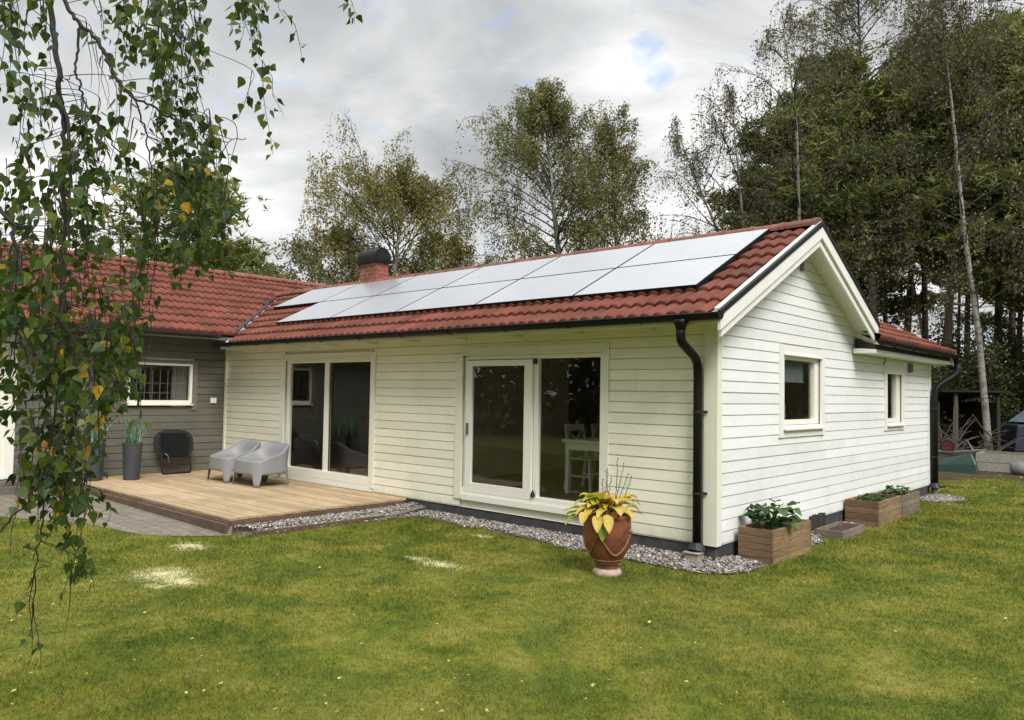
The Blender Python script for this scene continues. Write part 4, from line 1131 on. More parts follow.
tag(mb.build('flat_stone', MAT['stone'], bevel=0.012), 'dark flat stone lying at the outer corner of the deck', 'stone')
# ------------------------------------------------------------------ armchairs on the deck
def armchair_mesh():
    """one-piece moulded tub armchair, front facing -y, base at z = 0"""
    n = 176; W, D = 0.372, 0.315
    vs = []; fs = []; rings = []
    def plan(t, k, ins=0.0):
        ex = 0.55
        c, s = math.cos(t), math.sin(t)
        return (W - ins) * math.copysign(abs(c) ** ex, c) * k, (D - ins) * math.copysign(abs(s) ** ex, s) * k
    def sm(e):
        e = max(0, min(1, e)); return e * e * (3 - 2 * e)
    def rim(t):                       # front low, arms rise in an S, back high
        x, y = plan(t, 1); q = (y + D) / (2 * D)
        return 0.395 + 0.105 * sm(q / 0.75) + 0.135 * sm((q - 0.62) / 0.38)
    def foot(t):
        x, y = plan(t, 1)
        u = (W - abs(x)) / W; v = (D - abs(y)) / D
        e = (u + v - 0.355) / 0.065
        return 0.185 * sm(e)
    def ring(f):
        rings.append(len(vs)); vs.extend(f(2 * math.pi * k / n) for k in range(n))
    for a in (0.0, 0.15, 0.35, 0.55, 0.75, 0.92, 1.0):
        def f(t, a=a):
            zf = foot(t); zr = rim(t) - 0.012; z = zf + (zr - zf) * a
            k = 1.09 - 0.09 * min(1, z / 0.40)
            kx, ky = plan(t, k); back = max(0, math.sin(t))
            return (kx, ky + 0.16 * back * max(0, z - 0.30), z)
        ring(f)
    for ins, dz in ((0.012, 0.0), (0.034, -0.008)):
        def f(t, ins=ins, dz=dz):
            x, y = plan(t, 1, ins); z = rim(t) + dz; return (x, y + 0.16 * max(0, math.sin(t)) * max(0, z - 0.30), z)
        ring(f)
    for q, dip in ((0.92, 0.18), (0.86, 0.45), (0.78, 0.80), (0.68, 0.97), (0.52, 1.0), (0.36, 1.0), (0.2, 1.0), (0.03, 1.0)):
        def f(t, q=q, dip=dip):
            x, y = plan(t, q, 0.03 * q); zr = rim(t); seat = 0.385 - 0.03 * (y / D)
            z = zr + (min(seat, zr - 0.005) - zr) * dip
            return (x, y + 0.10 * max(0, math.sin(t)) * max(0, z - 0.34), z)
        ring(f)
    for a, b_ in zip(rings[:-1], rings[1:]):
        for k in range(n):
            k2 = (k + 1) % n; fs.append((a + k, a + k2, b_ + k2, b_ + k))
    fs.append(tuple(rings[-1] + k for k in range(n)))
    mb = MB(); mb.add(vs, fs); return mb


def armchair(name, label, loc, rz):
    th_ = thing(name, label, 'armchair', loc, rz, 'grey plastic armchairs on the deck')
    o = armchair_mesh().build('seat_shell', MAT['plastic'], th_, smooth=True)
    s = o.modifiers.new('thick', 'SOLIDIFY'); s.thickness = 0.012; s.offset = -1
    return th_
armchair('armchair', 'grey plastic tub armchair nearer the glass sliding door', (-7.40, -0.72, 0.001), R_(2))
armchair('armchair', 'grey plastic tub armchair nearer the black folded table, behind the other armchair', (-8.20, -0.75, 0.001), R_(-2))

# ------------------------------------------------------------------ folded table leaning on the grey wall
tb = thing('folding_table', 'black folded camping table with rounded top leaning on the grey wall', 'folding table', (-9.66, -1.03, 0.0))
def tilt(x, y, z):            # lean back against the wall
    return (-z * 0.2 + x, y, z)
mb = MB(); outer = []
for k in range(40):
    a = 2 * math.pi * k / 40; c, s_ = math.cos(a), math.sin(a)
    outer.append((0.345 * math.copysign(abs(c) ** 0.72, c), 0.515 + 0.245 * math.copysign(abs(s_) ** 0.72, s_)))
n = len(outer)
mb.add([tilt(0.0, y, z) for y, z in outer] + [tilt(-0.03, y, z) for y, z in outer], [tuple(range(n)), tuple(range(2 * n - 1, n - 1, -1))] + [(k, k + n, (k + 1) % n + n, (k + 1) % n) for k in range(n)])
mb.build('tabletop', MAT['blackmat'], tb)
mb = MB(); q = [(-0.225, 0.30), (0.225, 0.30), (0.225, 0.70), (-0.225, 0.70)]
mb.add([tilt(0.018, y, z) for y, z in q] + [tilt(0.002, y, z) for y, z in q], [(0, 1, 2, 3), (0, 4, 5, 1), (1, 5, 6, 2), (2, 6, 7, 3), (3, 7, 4, 0)])
mb.build('centre_panel', MAT['black'], tb)
mb = MB(); mb.tube(arc_pipe([tilt(0.035, -0.25, 0.62), tilt(0.035, -0.25, 0.02), tilt(0.035, 0.25, 0.02), tilt(0.035, 0.25, 0.62)], 0.04), 0.014, 8); mb.build('leg', MAT['black'], tb, smooth=True)
mb = MB(); mb.tube(arc_pipe([tilt(0.06, -0.21, 0.36), tilt(0.09, -0.16, 0.33), tilt(0.09, -0.15, 0.2)], 0.03), 0.009, 6); mb.build('strut', MAT['steel'], tb, smooth=True)

# ------------------------------------------------------------------ blades / leaves helpers
def blade_mesh(name, specs, m, parent, seg=6):
    """specs: (base, dir xy angle, length, width, droop, tint, start elevation)"""
    V = []; F = []; T = []
    for base, az, L, wd, droop, tint, el in specs:
        p = np.array(base, float); o = len(V); d_el = el
        for k in range(seg + 1):
            f = k / seg
            wk = wd * (1 - f ** 2.2) * (0.65 + 0.35 * math.sin(math.pi * min(1, f * 1.5)))
            sx_, sy_ = -math.sin(az) * wk / 2, math.cos(az) * wk / 2
            fold = wk * 0.18
            V += [(p[0] - sx_, p[1] - sy_, p[2] + fold), (p[0], p[1], p[2]), (p[0] + sx_, p[1] + sy_, p[2] + fold)]; T += [tint] * 3
            if k < seg:
                p = p + np.array([math.cos(az) * math.cos(d_el), math.sin(az) * math.cos(d_el), math.sin(d_el)]) * L / seg
                d_el -= droop / seg
                for q in (0, 1): F.append((o + 3 * k + q, o + 3 * k + q + 1, o + 3 * k + q + 4, o + 3 * k + q + 3))
    return np_mesh(name, np.array(V), np.array(F), m, parent, np.array(T), smooth=True)


def tall_planter(label, loc, seed, plabel):
    th_ = thing('planter', label, 'planter', loc, 0, 'tall grey planters by the grey wall')
    mb = MB(); mb.lathe([(0.0, 0.0), (0.115, 0.0), (0.12, 0.02), (0.148, 0.56), (0.153, 0.565), (0.153, 0.59), (0.14, 0.59), (0.138, 0.5), (0.0, 0.5)], seg=32); mb.build('pot', MAT['potgrey'], th_, smooth=False)
    mb = MB(); mb.lathe([(0.139, 0.53), (0.08, 0.545), (0.0, 0.55)], seg=20); mb.build('soil', MAT['soil'], th_)
    pl = thing('grass_plant', plabel, 'plant', (loc[0], loc[1], loc[2] + 0.54), 0, 'spiky plants in the tall grey planters')
    rnd = random.Random(seed)
    sp = [((rnd.uniform(-0.08, 0.08), rnd.uniform(-0.08, 0.08), 0), rnd.uniform(0, 6.28), rnd.uniform(0.35, 0.62), rnd.uniform(0.014, 0.03), rnd.uniform(0.1, 0.7), rnd.random(), rnd.uniform(1.1, 1.5)) for _ in range(60)]
    blade_mesh('leaves', sp, MAT['grassblade'], pl)
    mb = MB(); mb.tube([(0, 0, -0.03), (0, 0, 0.03)], [0.05, 0.03], 8); mb.build('root_crown', MAT['drystalk'], pl)
p1 = onp(131.5, 479, 2, 0.0); p1 = np.array([-9.28, -1.93, 0.0])
tall_planter('tall dark grey planter nearer the black folded table', p1, 1, 'pale green spiky leaves in the planter nearer the folded table')
tall_planter('tall dark grey planter half hidden behind hanging birch leaves', (-9.5, -2.42, 0.0), 2, 'pale green spiky leaves in the planter behind the birch leaves')

# ------------------------------------------------------------------ terracotta urn with hosta
uc = onp(611.5, 573.0, 2, GZ); ux, uy = uc[0] - 0.02, uc[1] - 0.045
urn = thing('terracotta_urn', 'large glazed terracotta urn with garland relief on the lawn', 'urn', (ux, uy, GZ))
mb = MB()
mb.lathe([(0.105, 0.055), (0.102, 0.085), (0.108, 0.10), (0.128, 0.125), (0.16, 0.17), (0.19, 0.23), (0.212, 0.30), (0.222, 0.37), (0.223, 0.44), (0.220, 0.50), (0.219, 0.515), (0.222, 0.525), (0.226, 0.54), (0.225, 0.555), (0.216, 0.56), (0.205, 0.55), (0.195, 0.49), (0.0, 0.48)], seg=48, wob=0.006)
mb.build('body', MAT['terra'], urn, smooth=True)
mb = MB(); mb.lathe([(0.0, -0.02), (0.133, -0.02), (0.137, 0.02), (0.132, 0.035), (0.118, 0.05), (0.104, 0.057), (0.0, 0.057)], seg=36, wob=0.02); mb.build('foot', MAT['terrafoot'], urn, smooth=True)
def urn_r(z):
    zs = [0.10, 0.125, 0.17, 0.23, 0.30, 0.37, 0.44, 0.50]; rs = [0.108, 0.128, 0.16, 0.19, 0.212, 0.222, 0.223, 0.214]
    return float(np.interp(z, zs, rs))
mb = MB()
for k in range(4):
    a0 = k * math.pi / 2 + 0.25; pts = []
    for q in np.linspace(0, 1, 15):
        z = 0.40 - 0.20 * math.sin(math.pi * q); a = a0 + q * math.pi / 2; r_ = urn_r(z) + 0.004; pts.append((r_ * math.cos(a), r_ * math.sin(a), z))
    mb.tube(pts, [0.006 + 0.005 * math.sin(math.pi * q) for q in np.linspace(0, 1, 15)], 8)
    a = a0; r_ = urn_r(0.41)
    mb.lathe([(0.0, -0.025), (0.02, -0.012), (0.024, 0.0), (0.02, 0.012), (0.0, 0.025)], (r_ * math.cos(a), r_ * math.sin(a), 0.41), 10)
for z in (0.112, 0.14):
    r_ = urn_r(z) + 0.002; mb.tube([(r_ * math.cos(a), r_ * math.sin(a), z) for a in np.linspace(0, 2 * math.pi, 41)], 0.006, 6, False)
mb.build('garland_relief', MAT['terraswag'], urn, smooth=True)
mb = MB(); mb.lathe([(0.2, 0.50), (0.1, 0.515), (0.0, 0.52)], seg=24); mb.build('soil', MAT['soil'], urn)


def broad_leaf(V, F, T, base, az, L, wd, el, droop, tint, seg=9, cup=0.25, wave=0.0, rnd=random):
    """ovate leaf blade with folded midrib"""
    p = np.array(base, float); o = len(V); e = el; ph = rnd.uniform(0, 6)
    for k in range(seg + 1):
        f = k / seg
        wk = wd * (math.sin(math.pi * min(1, f ** 0.72)) ** 0.85) * (1 if f < 0.98 else 0.05) + 0.002
        s = np.array([-math.sin(az), math.cos(az), 0.0])
        nrm = np.array([-math.cos(az) * math.sin(e), -math.sin(az) * math.sin(e), math.cos(e)])
        for q in (-1, -0.55, 0, 0.55, 1):
            lift = cup * abs(q) ** 1.3 * wk * 0.5 + wave * wk * math.sin(ph + f * 9 + q * 3) * abs(q)
            V.append(p + s * q * wk / 2 + nrm * lift); T.append(min(1, max(0, tint + (0.12 if abs(q) > 0.9 else 0) + (0.1 if f > 0.85 else 0))))
        if k < seg:
            p = p + np.array([math.cos(az) * math.cos(e), math.sin(az) * math.cos(e), math.sin(e)]) * L / seg; e -= droop / seg
            for q in range(4): F.append((o + 5 * k + q, o + 5 * k + q + 1, o + 5 * k + q + 6, o + 5 * k + q + 5))


hosta = thing('hosta_plant', 'yellowing hosta with tall dry seed stalks growing in the terracotta urn', 'plant', (ux, uy, GZ + 0.5))
V, F, T = [], [], []; mb = MB(); rh = random.Random(21)
side = math.atan2(CR[1], CR[0])
for k in range(74):
    az = rh.uniform(0, 2 * math.pi) if k > 20 else side + math.pi + rh.uniform(-1.0, 1.5)
    lvl = rh.random(); el = 0.15 + 1.0 * lvl; pl_ = rh.uniform(0.06, 0.15)
    b0 = np.array([rh.uniform(-0.06, 0.06), rh.uniform(-0.06, 0.06), 0.0])
    b1 = b0 + np.array([math.cos(az) * math.cos(el), math.sin(az) * math.cos(el), math.sin(el)]) * pl_ + np.array([0, 0, 0.05])
    mb.tube([b0, (b0 + b1) / 2 + np.array([0, 0, 0.02]), b1], [0.006, 0.005, 0.004], 6)
    tint = min(1, max(0, rh.gauss(0.48, 0.2)))
    broad_leaf(V, F, T, b1, az, rh.uniform(0.13, 0.22), rh.uniform(0.08, 0.13), el - 0.1, rh.uniform(0.8, 1.9), tint, cup=0.35, wave=0.07, rnd=rh)
# a few long outliers and hanging ones over the rim
for az, L, tint, el, b1 in ((side + math.pi + 0.1, 0.2, 0.25, 0.0, (-0.17, -0.13, 0.07)), (side + math.pi - 0.2, 0.2, 0.3, 0.05, (-0.16, -0.18, 0.10)), (side + math.pi + 0.35, 0.17, 0.15, -0.35, (-0.19, -0.19, 0.04)), (side - 0.35, 0.14, 0.97, 0.1, (0.19, 0.08, 0.08)), (side - 1.7, 0.18, 0.62, -0.7, (0.05, -0.23, 0.07)), (side - 1.45, 0.19, 0.66, -0.75, (0.12, -0.19, 0.08)), (side - 1.55, 0.2, 0.02, -1.0, (0.08, -0.21, 0.03)), (side - 2.1, 0.16, 0.72, -0.5, (-0.06, -0.24, 0.09))):
    broad_leaf(V, F, T, b1, az, L, 0.095 if tint < 0.9 else 0.045, el, 0.5, tint, cup=0.4, wave=0.08, rnd=rh)
    mb.tube([(b1[0] * 0.3, b1[1] * 0.3, 0.0), (b1[0] * 0.7, b1[1] * 0.7, b1[2] + 0.03), b1], 0.0045, 5)
np_mesh('leaves', np.array(V), np.array(F), MAT['hosta'], hosta, np.array(T), smooth=True)
mb.build('leaf_stems', MAT['drystalk'], hosta)
for k in range(8):                             # dry flower stalks with seed pods
    mb = MB(); a = rh.uniform(0, 6.28); b0 = np.array([0.07 * math.cos(a), 0.07 * math.sin(a), 0])
    off = CR * rh.uniform(-0.14, 0.16) + np.array([0, 0, 1]) * rh.uniform(0.38, 0.60); top = b0 + off
    pts = [b0 + off * q + CR * 0.02 * math.sin(q * 2.2) for q in np.linspace(0, 1, 7)]
    mb.tube(pts, [0.004, 0.0038, 0.0034, 0.003, 0.0026, 0.002, 0.0015], 6)
    for q in np.linspace(0.5, 1.0, 12):
        c = b0 + off * q + CR * 0.02 * math.sin(q * 2.2); aa = rh.uniform(0, 6.28)
        e_ = c + np.array([math.cos(aa) * 0.012, math.sin(aa) * 0.012, -0.016]); mb.tube([c, (c + e_) / 2, e_], [0.001, 0.0045, 0.001], 5)
    mb.build('seed_stalk', MAT['drystalk'], hosta)

# ------------------------------------------------------------------ wooden planter boxes along the gable
def planter_box(label, x0, x1, y0, y1, z0, z1, boards, soil_drop, cap=True, grey=False):
    th_ = thing('planter_box', label, 'planter box', ((x0 + x1) / 2, (y0 + y1) / 2, z0), 0, 'wooden planter boxes along the gable wall')
    ox, oy, oz = (x0 + x1) / 2, (y0 + y1) / 2, z0
    hx, hy, H = (x1 - x0) / 2, (y1 - y0) / 2, z1 - z0; bh = H / boards; rnd = random.Random(int(y0 * 100))
    M1 = MAT['planter_grey'] if grey else MAT['planter']; M2 = MAT['planter_grey'] if grey else MAT['planter_pale']
    for nm, ax in (('end_panel', -1), ('end_panel', 1), ('side_panel', -1), ('side_panel', 1)):
        mb = MB()
        for k in range(boards):
            mb.cur = rnd.random(); a, b_ = k * bh, (k + 1) * bh - 0.004
            if nm == 'end_panel':
                y = ax * hy; mb.box(-hx, hx, min(y, y - ax * 0.025), max(y, y - ax * 0.025), a, b_)
            else:
                x = ax * hx; mb.box(min(x, x - ax * 0.025), max(x, x - ax * 0.025), -hy + 0.026, hy - 0.026, a, b_)
        mb.build(nm, M1 if nm == 'end_panel' else M2, th_)
    for sx_ in (-1, 1):
        for sy_ in (-1, 1):
            mb = MB(); mb.box(sx_ * (hx - 0.047) - 0.02, sx_ * (hx - 0.047) + 0.02, sy_ * (hy - 0.05) - 0.02, sy_ * (hy - 0.05) + 0.02, 0.0, H - 0.02); mb.build('corner_post', M1, th_)
    mb = MB(); g0 = 12; vs = []
    for i in range(g0):
        for j in range(g0):
            vs.append((-hx + 0.026 + (2 * hx - 0.052) * i / (g0 - 1), -hy + 0.026 + (2 * hy - 0.052) * j / (g0 - 1), H - soil_drop + rnd.uniform(-0.012, 0.014)))
    mb.add(vs, [(i * g0 + j, (i + 1) * g0 + j, (i + 1) * g0 + j + 1, i * g0 + j + 1) for i in range(g0 - 1) for j in range(g0 - 1)])
    mb.build('soil', MAT['soil'], th_)
    return th_
planter_box('brown wooden planter box at the house corner with the big leafy plant', 0.065, 0.43, 0.36, 1.37, GZ - 0.01, 0.168, 5, 0.045)
planter_box('tan-sided wooden planter box, middle one of the three tall boxes, low leaves inside', 0.03, 0.455, 3.60, 4.64, GZ - 0.01, 0.155, 4, 0.06)
planter_box('greyish wooden planter box nearest the far downpipe', 0.05, 0.455, 4.66, 5.55, GZ - 0.01, 0.14, 4, 0.05, grey=True)
planter_box('low grey wooden frame, almost sunk in the ground between the taller boxes', 0.12, 0.45, 2.30, 3.08, GZ - 0.02, -0.075, 1, 0.05, grey=True)
mb = MB()
for k in range(5):
    mb.cur = random.random(); mb.box(0.0, 0.022, 2.42 + k * 0.1, 2.515 + k * 0.1, GZ - 0.02, 0.04 + 0.01 * (k % 2))
tag(mb.build('cellar_hatch', MAT['shed']), 'dark upright boards covering the wall foot behind the low frame', 'hatch')


def leafy_plant(name, label, loc, n, hgt, spread, lw, seed, group=None, matn='squash'):
    th_ = thing(name, label, 'plant', loc, 0, group); rnd = random.Random(seed)
    V, F, T = [], [], []; mb = MB()
    for k in range(n):
        az = rnd.uniform(0, 6.28); r_ = spread * math.sqrt(rnd.random()); hh = hgt * rnd.uniform(0.25, 1.0)
        base = np.array([rnd.uniform(-0.05, 0.05), rnd.uniform(-0.1, 0.1), -0.02]); top = np.array([math.cos(az) * r_ * 0.75, math.sin(az) * r_ * 1.3, hh])
        mid = base * 0.4 + top * 0.6 + np.array([0, 0, 0.2 * hh]) - np.array([top[0], top[1], 0]) * 0.25
        mb.tube([base, mid, top], [0.006, 0.005, 0.003], 6)
        broad_leaf(V, F, T, top, az + rnd.uniform(-0.6, 0.6), lw * rnd.uniform(0.7, 1.25), lw * rnd.uniform(0.7, 1.05), rnd.uniform(-0.1, 0.5), rnd.uniform(0.5, 1.4), rnd.random(), cup=0.3, wave=0.12, rnd=rnd)
    np_mesh('leaves', np.array(V), np.array(F), MAT[matn], th_, np.array(T), smooth=True)
    mb.build('stems', MAT[matn], th_)
    return th_
sq = leafy_plant('squash_plant', 'large-leaved green plant standing tall in the corner planter box', (0.235, 0.80, 0.125), 34, 0.24, 0.24, 0.15, 4)
mb = MB(); mb.tube([(0.0, -0.22, 0.0), (-0.03, -0.30, 0.12), (-0.05, -0.36, 0.24)], [0.005, 0.004, 0.003], 6); mb.build('stems', MAT['squash'], sq)
V, F, T = [], [], []; broad_leaf(V, F, T, (-0.05, -0.36, 0.24), -2.6, 0.1, 0.08, -0.1, 1.0, 0.1); broad_leaf(V, F, T, (-0.05, -0.35, 0.24), 2.2, 0.08, 0.07, 0.1, 1.2, 0.2)
np_mesh('leaves', np.array(V), np.array(F), MAT['squash'], sq, np.array(T), smooth=True)
leafy_plant('seedling_plant', 'low green leaves inside the tan-sided middle planter box', (0.24, 4.05, 0.09), 26, 0.09, 0.17, 0.1, 5, 'low plants in the far planter boxes')
leafy_plant('seedling_plant', 'low green leaves inside the greyish far planter box', (0.24, 5.05, 0.08), 26, 0.13, 0.17, 0.1, 6, 'low plants in the far planter boxes')
mb = MB(); mb.box(-0.075, 0.075, -0.07, 0.07, 0.0, 0.10); mb.box(-0.09, 0.09, -0.085, 0.085, 0.1005, 0.115)
o = mb.build('drain_block', MAT['concrete'], bevel=0.008); o.location = (-0.165, -0.13, GZ + 0.0); tag(o, 'small tan block under the black downpipe at the house corner', 'block')

# ------------------------------------------------------------------ dining set behind the glass
FZ = 0.14
tp = onp(565, 493, 2, FZ)
tabx, taby = tp[0], tp[1]
dt = thing('dining_table', 'white dining table seen through the glass of the right sliding door', 'table', (tabx, taby, FZ))
TW, TD = 0.85, 1.5
mb = MB(); mb.box(-0.04, TW, -0.04, TD, 0.70, 0.735); mb.build('tabletop', MAT['furn'], dt)
mb = MB(); mb.box(0.0, TW - 0.05, 0.0, 0.022, 0.60, 0.699); mb.box(0.0, 0.022, 0.023, TD - 0.05, 0.60, 0.699); mb.build('apron', MAT['furn'], dt)
for x, y in ((0, 0), (TW - 0.1, 0), (0, TD - 0.1), (TW - 0.1, TD - 0.1)):
    mb = MB(); mb.prism([(x + 0.0, 0.0), (x + 0.05, 0.0), (x + 0.06, 0.699), (x - 0.002, 0.699)], 1, y - 0.003, y + 0.06); mb.build('leg', MAT['furn'], dt)


def dining_chair(label, x, y, rz):
    th_ = thing('dining_chair', label, 'chair', (x, y, FZ), rz, 'white dining chairs behind the glass')
    mb = MB(); mb.box(-0.21, 0.21, -0.2, 0.2, 0.43, 0.46); mb.build('seat', MAT['furn'], th_, bevel=0.01)
    for sx_ in (-1, 1):
        mb = MB(); mb.bar((sx_ * 0.19, -0.17, 0.43), (sx_ * 0.2, -0.2, 0.0), 0.036, 0.036, (0, 1, 0)); mb.build('leg', MAT['furn'], th_)
        mb = MB(); mb.bar((sx_ * 0.2, 0.26, 0.0), (sx_ * 0.19, 0.19, 0.46), 0.036, 0.036, (0, 1, 0)); mb.bar((sx_ * 0.19, 0.19, 0.46), (sx_ * 0.19, 0.27, 0.92), 0.034, 0.034, (0, 1, 0)); mb.build('leg', MAT['furn'], th_)
        mb = MB(); mb.bar((sx_ * 0.19, -0.18, 0.2), (sx_ * 0.19, 0.23, 0.2), 0.022, 0.022); mb.build('stretcher', MAT['furn'], th_)
    mb = MB(); mb.box(-0.175, 0.175, 0.245, 0.268, 0.83, 0.92); mb.bar((-0.17, 0.215, 0.56), (0.17, 0.262, 0.83), 0.02, 0.025, (0, 1, 0)); mb.bar((0.17, 0.21, 0.56), (-0.17, 0.257, 0.83), 0.02, 0.025, (0, 1, 0)); mb.box(-0.175, 0.175, 0.2, 0.222, 0.53, 0.565)
    mb.build('backrest', MAT['furn'], th_)
    mb = MB(); mb.box(-0.18, 0.18, -0.01, 0.012, 0.19, 0.212); mb.build('stretcher', MAT['furn'], th_)
dining_chair('white cross-back dining chair nearer the door frame, tucked at the table', tabx - 0.02, taby + 0.56, R_(88))
dining_chair('white cross-back dining chair farther into the room, partly behind the door casing', tabx + 0.0, taby + 1.16, R_(93))
# ------------------------------------------------------------------ trees
def rot_about(v, ax, a):
    ax = ax / np.linalg.norm(ax); return v * math.cos(a) + np.cross(ax, v) * math.sin(a) + ax * np.dot(ax, v) * (1 - math.cos(a))


def limb(p, d, L, n, wander, lift, rnd, droop_end=0.0):
    """curved branch: lift bends it up (+) or down (-) along its length"""
    pts = [np.array(p, float)]; d = np.array(d, float); d /= np.linalg.norm(d)
    for k in range(n):
        f = (k + 1) / n
        d = d + np.array([rnd.gauss(0, wander), rnd.gauss(0, wander), rnd.gauss(0, wander) * 0.6 + (lift - droop_end * f * f) / n])
        d /= np.linalg.norm(d); pts.append(pts[-1] + d * L / n)
    return pts


def leaf_quads(C, size, rs, flat=0.0, asp=0.62):
    """random leaf-sized diamonds around centres C (n,3)"""
    n = len(C)
    a = rs.normal(size=(n, 3)); a[:, 2] *= (1 - flat); a[:, 2] -= 0.35; a /= np.linalg.norm(a, axis=1)[:, None]
    b_ = rs.normal(size=(n, 3)); b_ -= a * (a * b_).sum(1)[:, None]; b_ /= np.linalg.norm(b_, axis=1)[:, None]
    s = (size * rs.uniform(0.65, 1.35, n))[:, None]
    V = np.stack([C - a * s * 0.5, C + b_ * s * asp * 0.5 - a * s * 0.05, C + a * s * 0.55, C - b_ * s * asp * 0.5 - a * s * 0.05], 1).reshape(-1, 3)
    return V, np.arange(4 * n).reshape(-1, 4)


def make_tree(name, label, base, H, kind, seed, R, z0=0.28, group=None, leafm='leaf_birch', lean=(0, 0), nleaf=22000, lsize=0.11, nprim=34, trunk_r=None, barkm='birchbark', tint=(0.45, 0.22), shape=None, stems=1, nst=22):
    rnd = random.Random(seed); rs = np.random.default_rng(seed)
    th_ = thing(name, label, 'tree', base, 0, group)
    tw = MB(); br = MB(); C = []; T = []
    trunk_r = trunk_r or 0.012 * H + 0.03
    trunks = []
    for s_ in range(stems):
        if stems == 1: d0 = np.array([lean[0], lean[1], 1.0])
        else:
            a = 2 * math.pi * s_ / stems + rnd.uniform(-0.4, 0.4); d0 = np.array([lean[0] + 0.22 * math.cos(a), lean[1] + 0.22 * math.sin(a), 1.0])
        hs = H * (1 if s_ == 0 else rnd.uniform(0.75, 0.97))
        pts = limb((0, 0, -0.15), d0, hs * 1.02, 16, 0.018 if stems == 1 else 0.035, 0.05, rnd)
        k_ = hs / max(pts[-1][2], 0.1); pts = [p * np.array([1, 1, k_]) for p in pts]
        rad = [trunk_r / (stems ** 0.4) * (1 - 0.96 * (i / 16)) ** 0.8 * (1.3 if i == 0 else 1) for i in range(17)]
        tw.tube(pts, rad, 9); trunks.append((pts, hs))
    def prof(f):                 # crown half-width at relative height f in crown
        if shape: return shape(f)
        return max(0.12, math.sin(math.pi * min(1, (0.12 + 0.88 * f) ** 0.8)) ** 0.7)
    for pts, hs in trunks:
        P = np.array(pts)
        for k in range(int(nprim / stems)):
            f = (k + rnd.random()) / (nprim / stems); f = f ** 0.9
            zr = z0 + (0.98 - z0) * f
            idx = zr * 16; i = min(15, int(idx)); p = P[i] + (P[i + 1] - P[i]) * (idx - i)
            az = k * 2.4 + rnd.uniform(-0.5, 0.5); L = R * prof(f) * rnd.uniform(0.65, 1.15)
            if kind == 'pine':
                el = 0.1 + 0.55 * f; d = (math.cos(az) * math.cos(el), math.sin(az) * math.cos(el), math.sin(el))
                bp_ = limb(p, d, L, 7, 0.12, 0.35, rnd)
            else:
                el = rnd.uniform(0.25, 0.75) + 0.45 * f; d = (math.cos(az) * math.cos(el), math.sin(az) * math.cos(el), math.sin(el))
                bp_ = limb(p, d, L * 1.25, 7, 0.09, -0.25, rnd, 0.9)
            r0 = trunk_r * (0.10 + 0.16 * (1 - f)); br.tube(bp_, [r0 * (1 - 0.85 * q / 7) for q in range(8)], 5, False)
            nsec = 9 if kind == 'pine' else 12
            for j in range(nsec):
                q = 0.28 + 0.72 * (j + rnd.random()) / nsec; qi = min(6, int(q * 7)); sp = bp_[qi] + (bp_[qi + 1] - bp_[qi]) * (q * 7 - qi)
                dd = bp_[qi + 1] - bp_[qi]; dd /= np.linalg.norm(dd)
                ax = np.array([0, 0, 1.0]) + np.array([rnd.gauss(0, 0.3), rnd.gauss(0, 0.3), 0])
                d2 = rot_about(dd, ax, rnd.choice((-1, 1)) * rnd.uniform(0.5, 1.2))
                L2 = L * rnd.uniform(0.18, 0.4) * (1.1 - 0.4 * q)
                if kind == 'pine':
                    s2 = limb(sp, d2 + np.array([0, 0, 0.25]), L2, 3, 0.1, 0.2, rnd)
                    br.tube(s2, [0.018, 0.013, 0.009, 0.005], 4, False)
                    m_ = 26
                    cen = s2[-1] * 0.7 + s2[1] * 0.3; spread = np.array([0.42, 0.42, 0.17]) * (0.75 + 0.3 * L2)
                    C.append(cen + rs.normal(size=(m_, 3)) * spread + np.array([0, 0, 0.05])); T.append(np.clip(rs.normal(tint[0] + rnd.gauss(0, 0.13), tint[1] * 0.6, m_), 0, 1))
                else:
                    s2 = limb(sp, d2 + np.array([0, 0, 0.1]), L2, 4, 0.12, -0.5, rnd, 0.9)
                    br.tube(s2, [0.013, 0.011, 0.008, 0.006, 0.004], 3, False)
                    tt = tint[0] + rnd.gauss(0, 0.14)
                    for e in range(3):         # hanging strands
                        st_ = s2[2 + e // 1 if 2 + e < 5 else 4] + np.array([rnd.gauss(0, 0.07), rnd.gauss(0, 0.07), 0])
                        hang = rnd.uniform(0.25, 1.0) * (0.6 + 0.06 * H)
                        en = st_ + np.array([rnd.gauss(0, 0.15), rnd.gauss(0, 0.15), -hang]); br.tube([st_, en], [0.004, 0.002], 3, False)
                        m_ = nst
                        u = rs.random((m_, 1)); C.append(st_ * (1 - u) + en * u + rs.normal(size=(m_, 3)) * 0.075); T.append(np.clip(rs.normal(tt, tint[1], m_), 0, 1))
                    m_ = 8; u = rs.random((m_, 1)); C.append(s2[0] * (1 - u) + s2[-1] * u + rs.normal(size=(m_, 3)) * 0.1); T.append(np.clip(rs.normal(tt, tint[1], m_), 0, 1))
    C = np.concatenate(C); T = np.concatenate(T)
    if len(C) > nleaf:
        pick = rs.permutation(len(C))[:nleaf]; C, T = C[pick], T[pick]
    C = C[C[:, 2] > 0.25]; T = T[:len(C)]
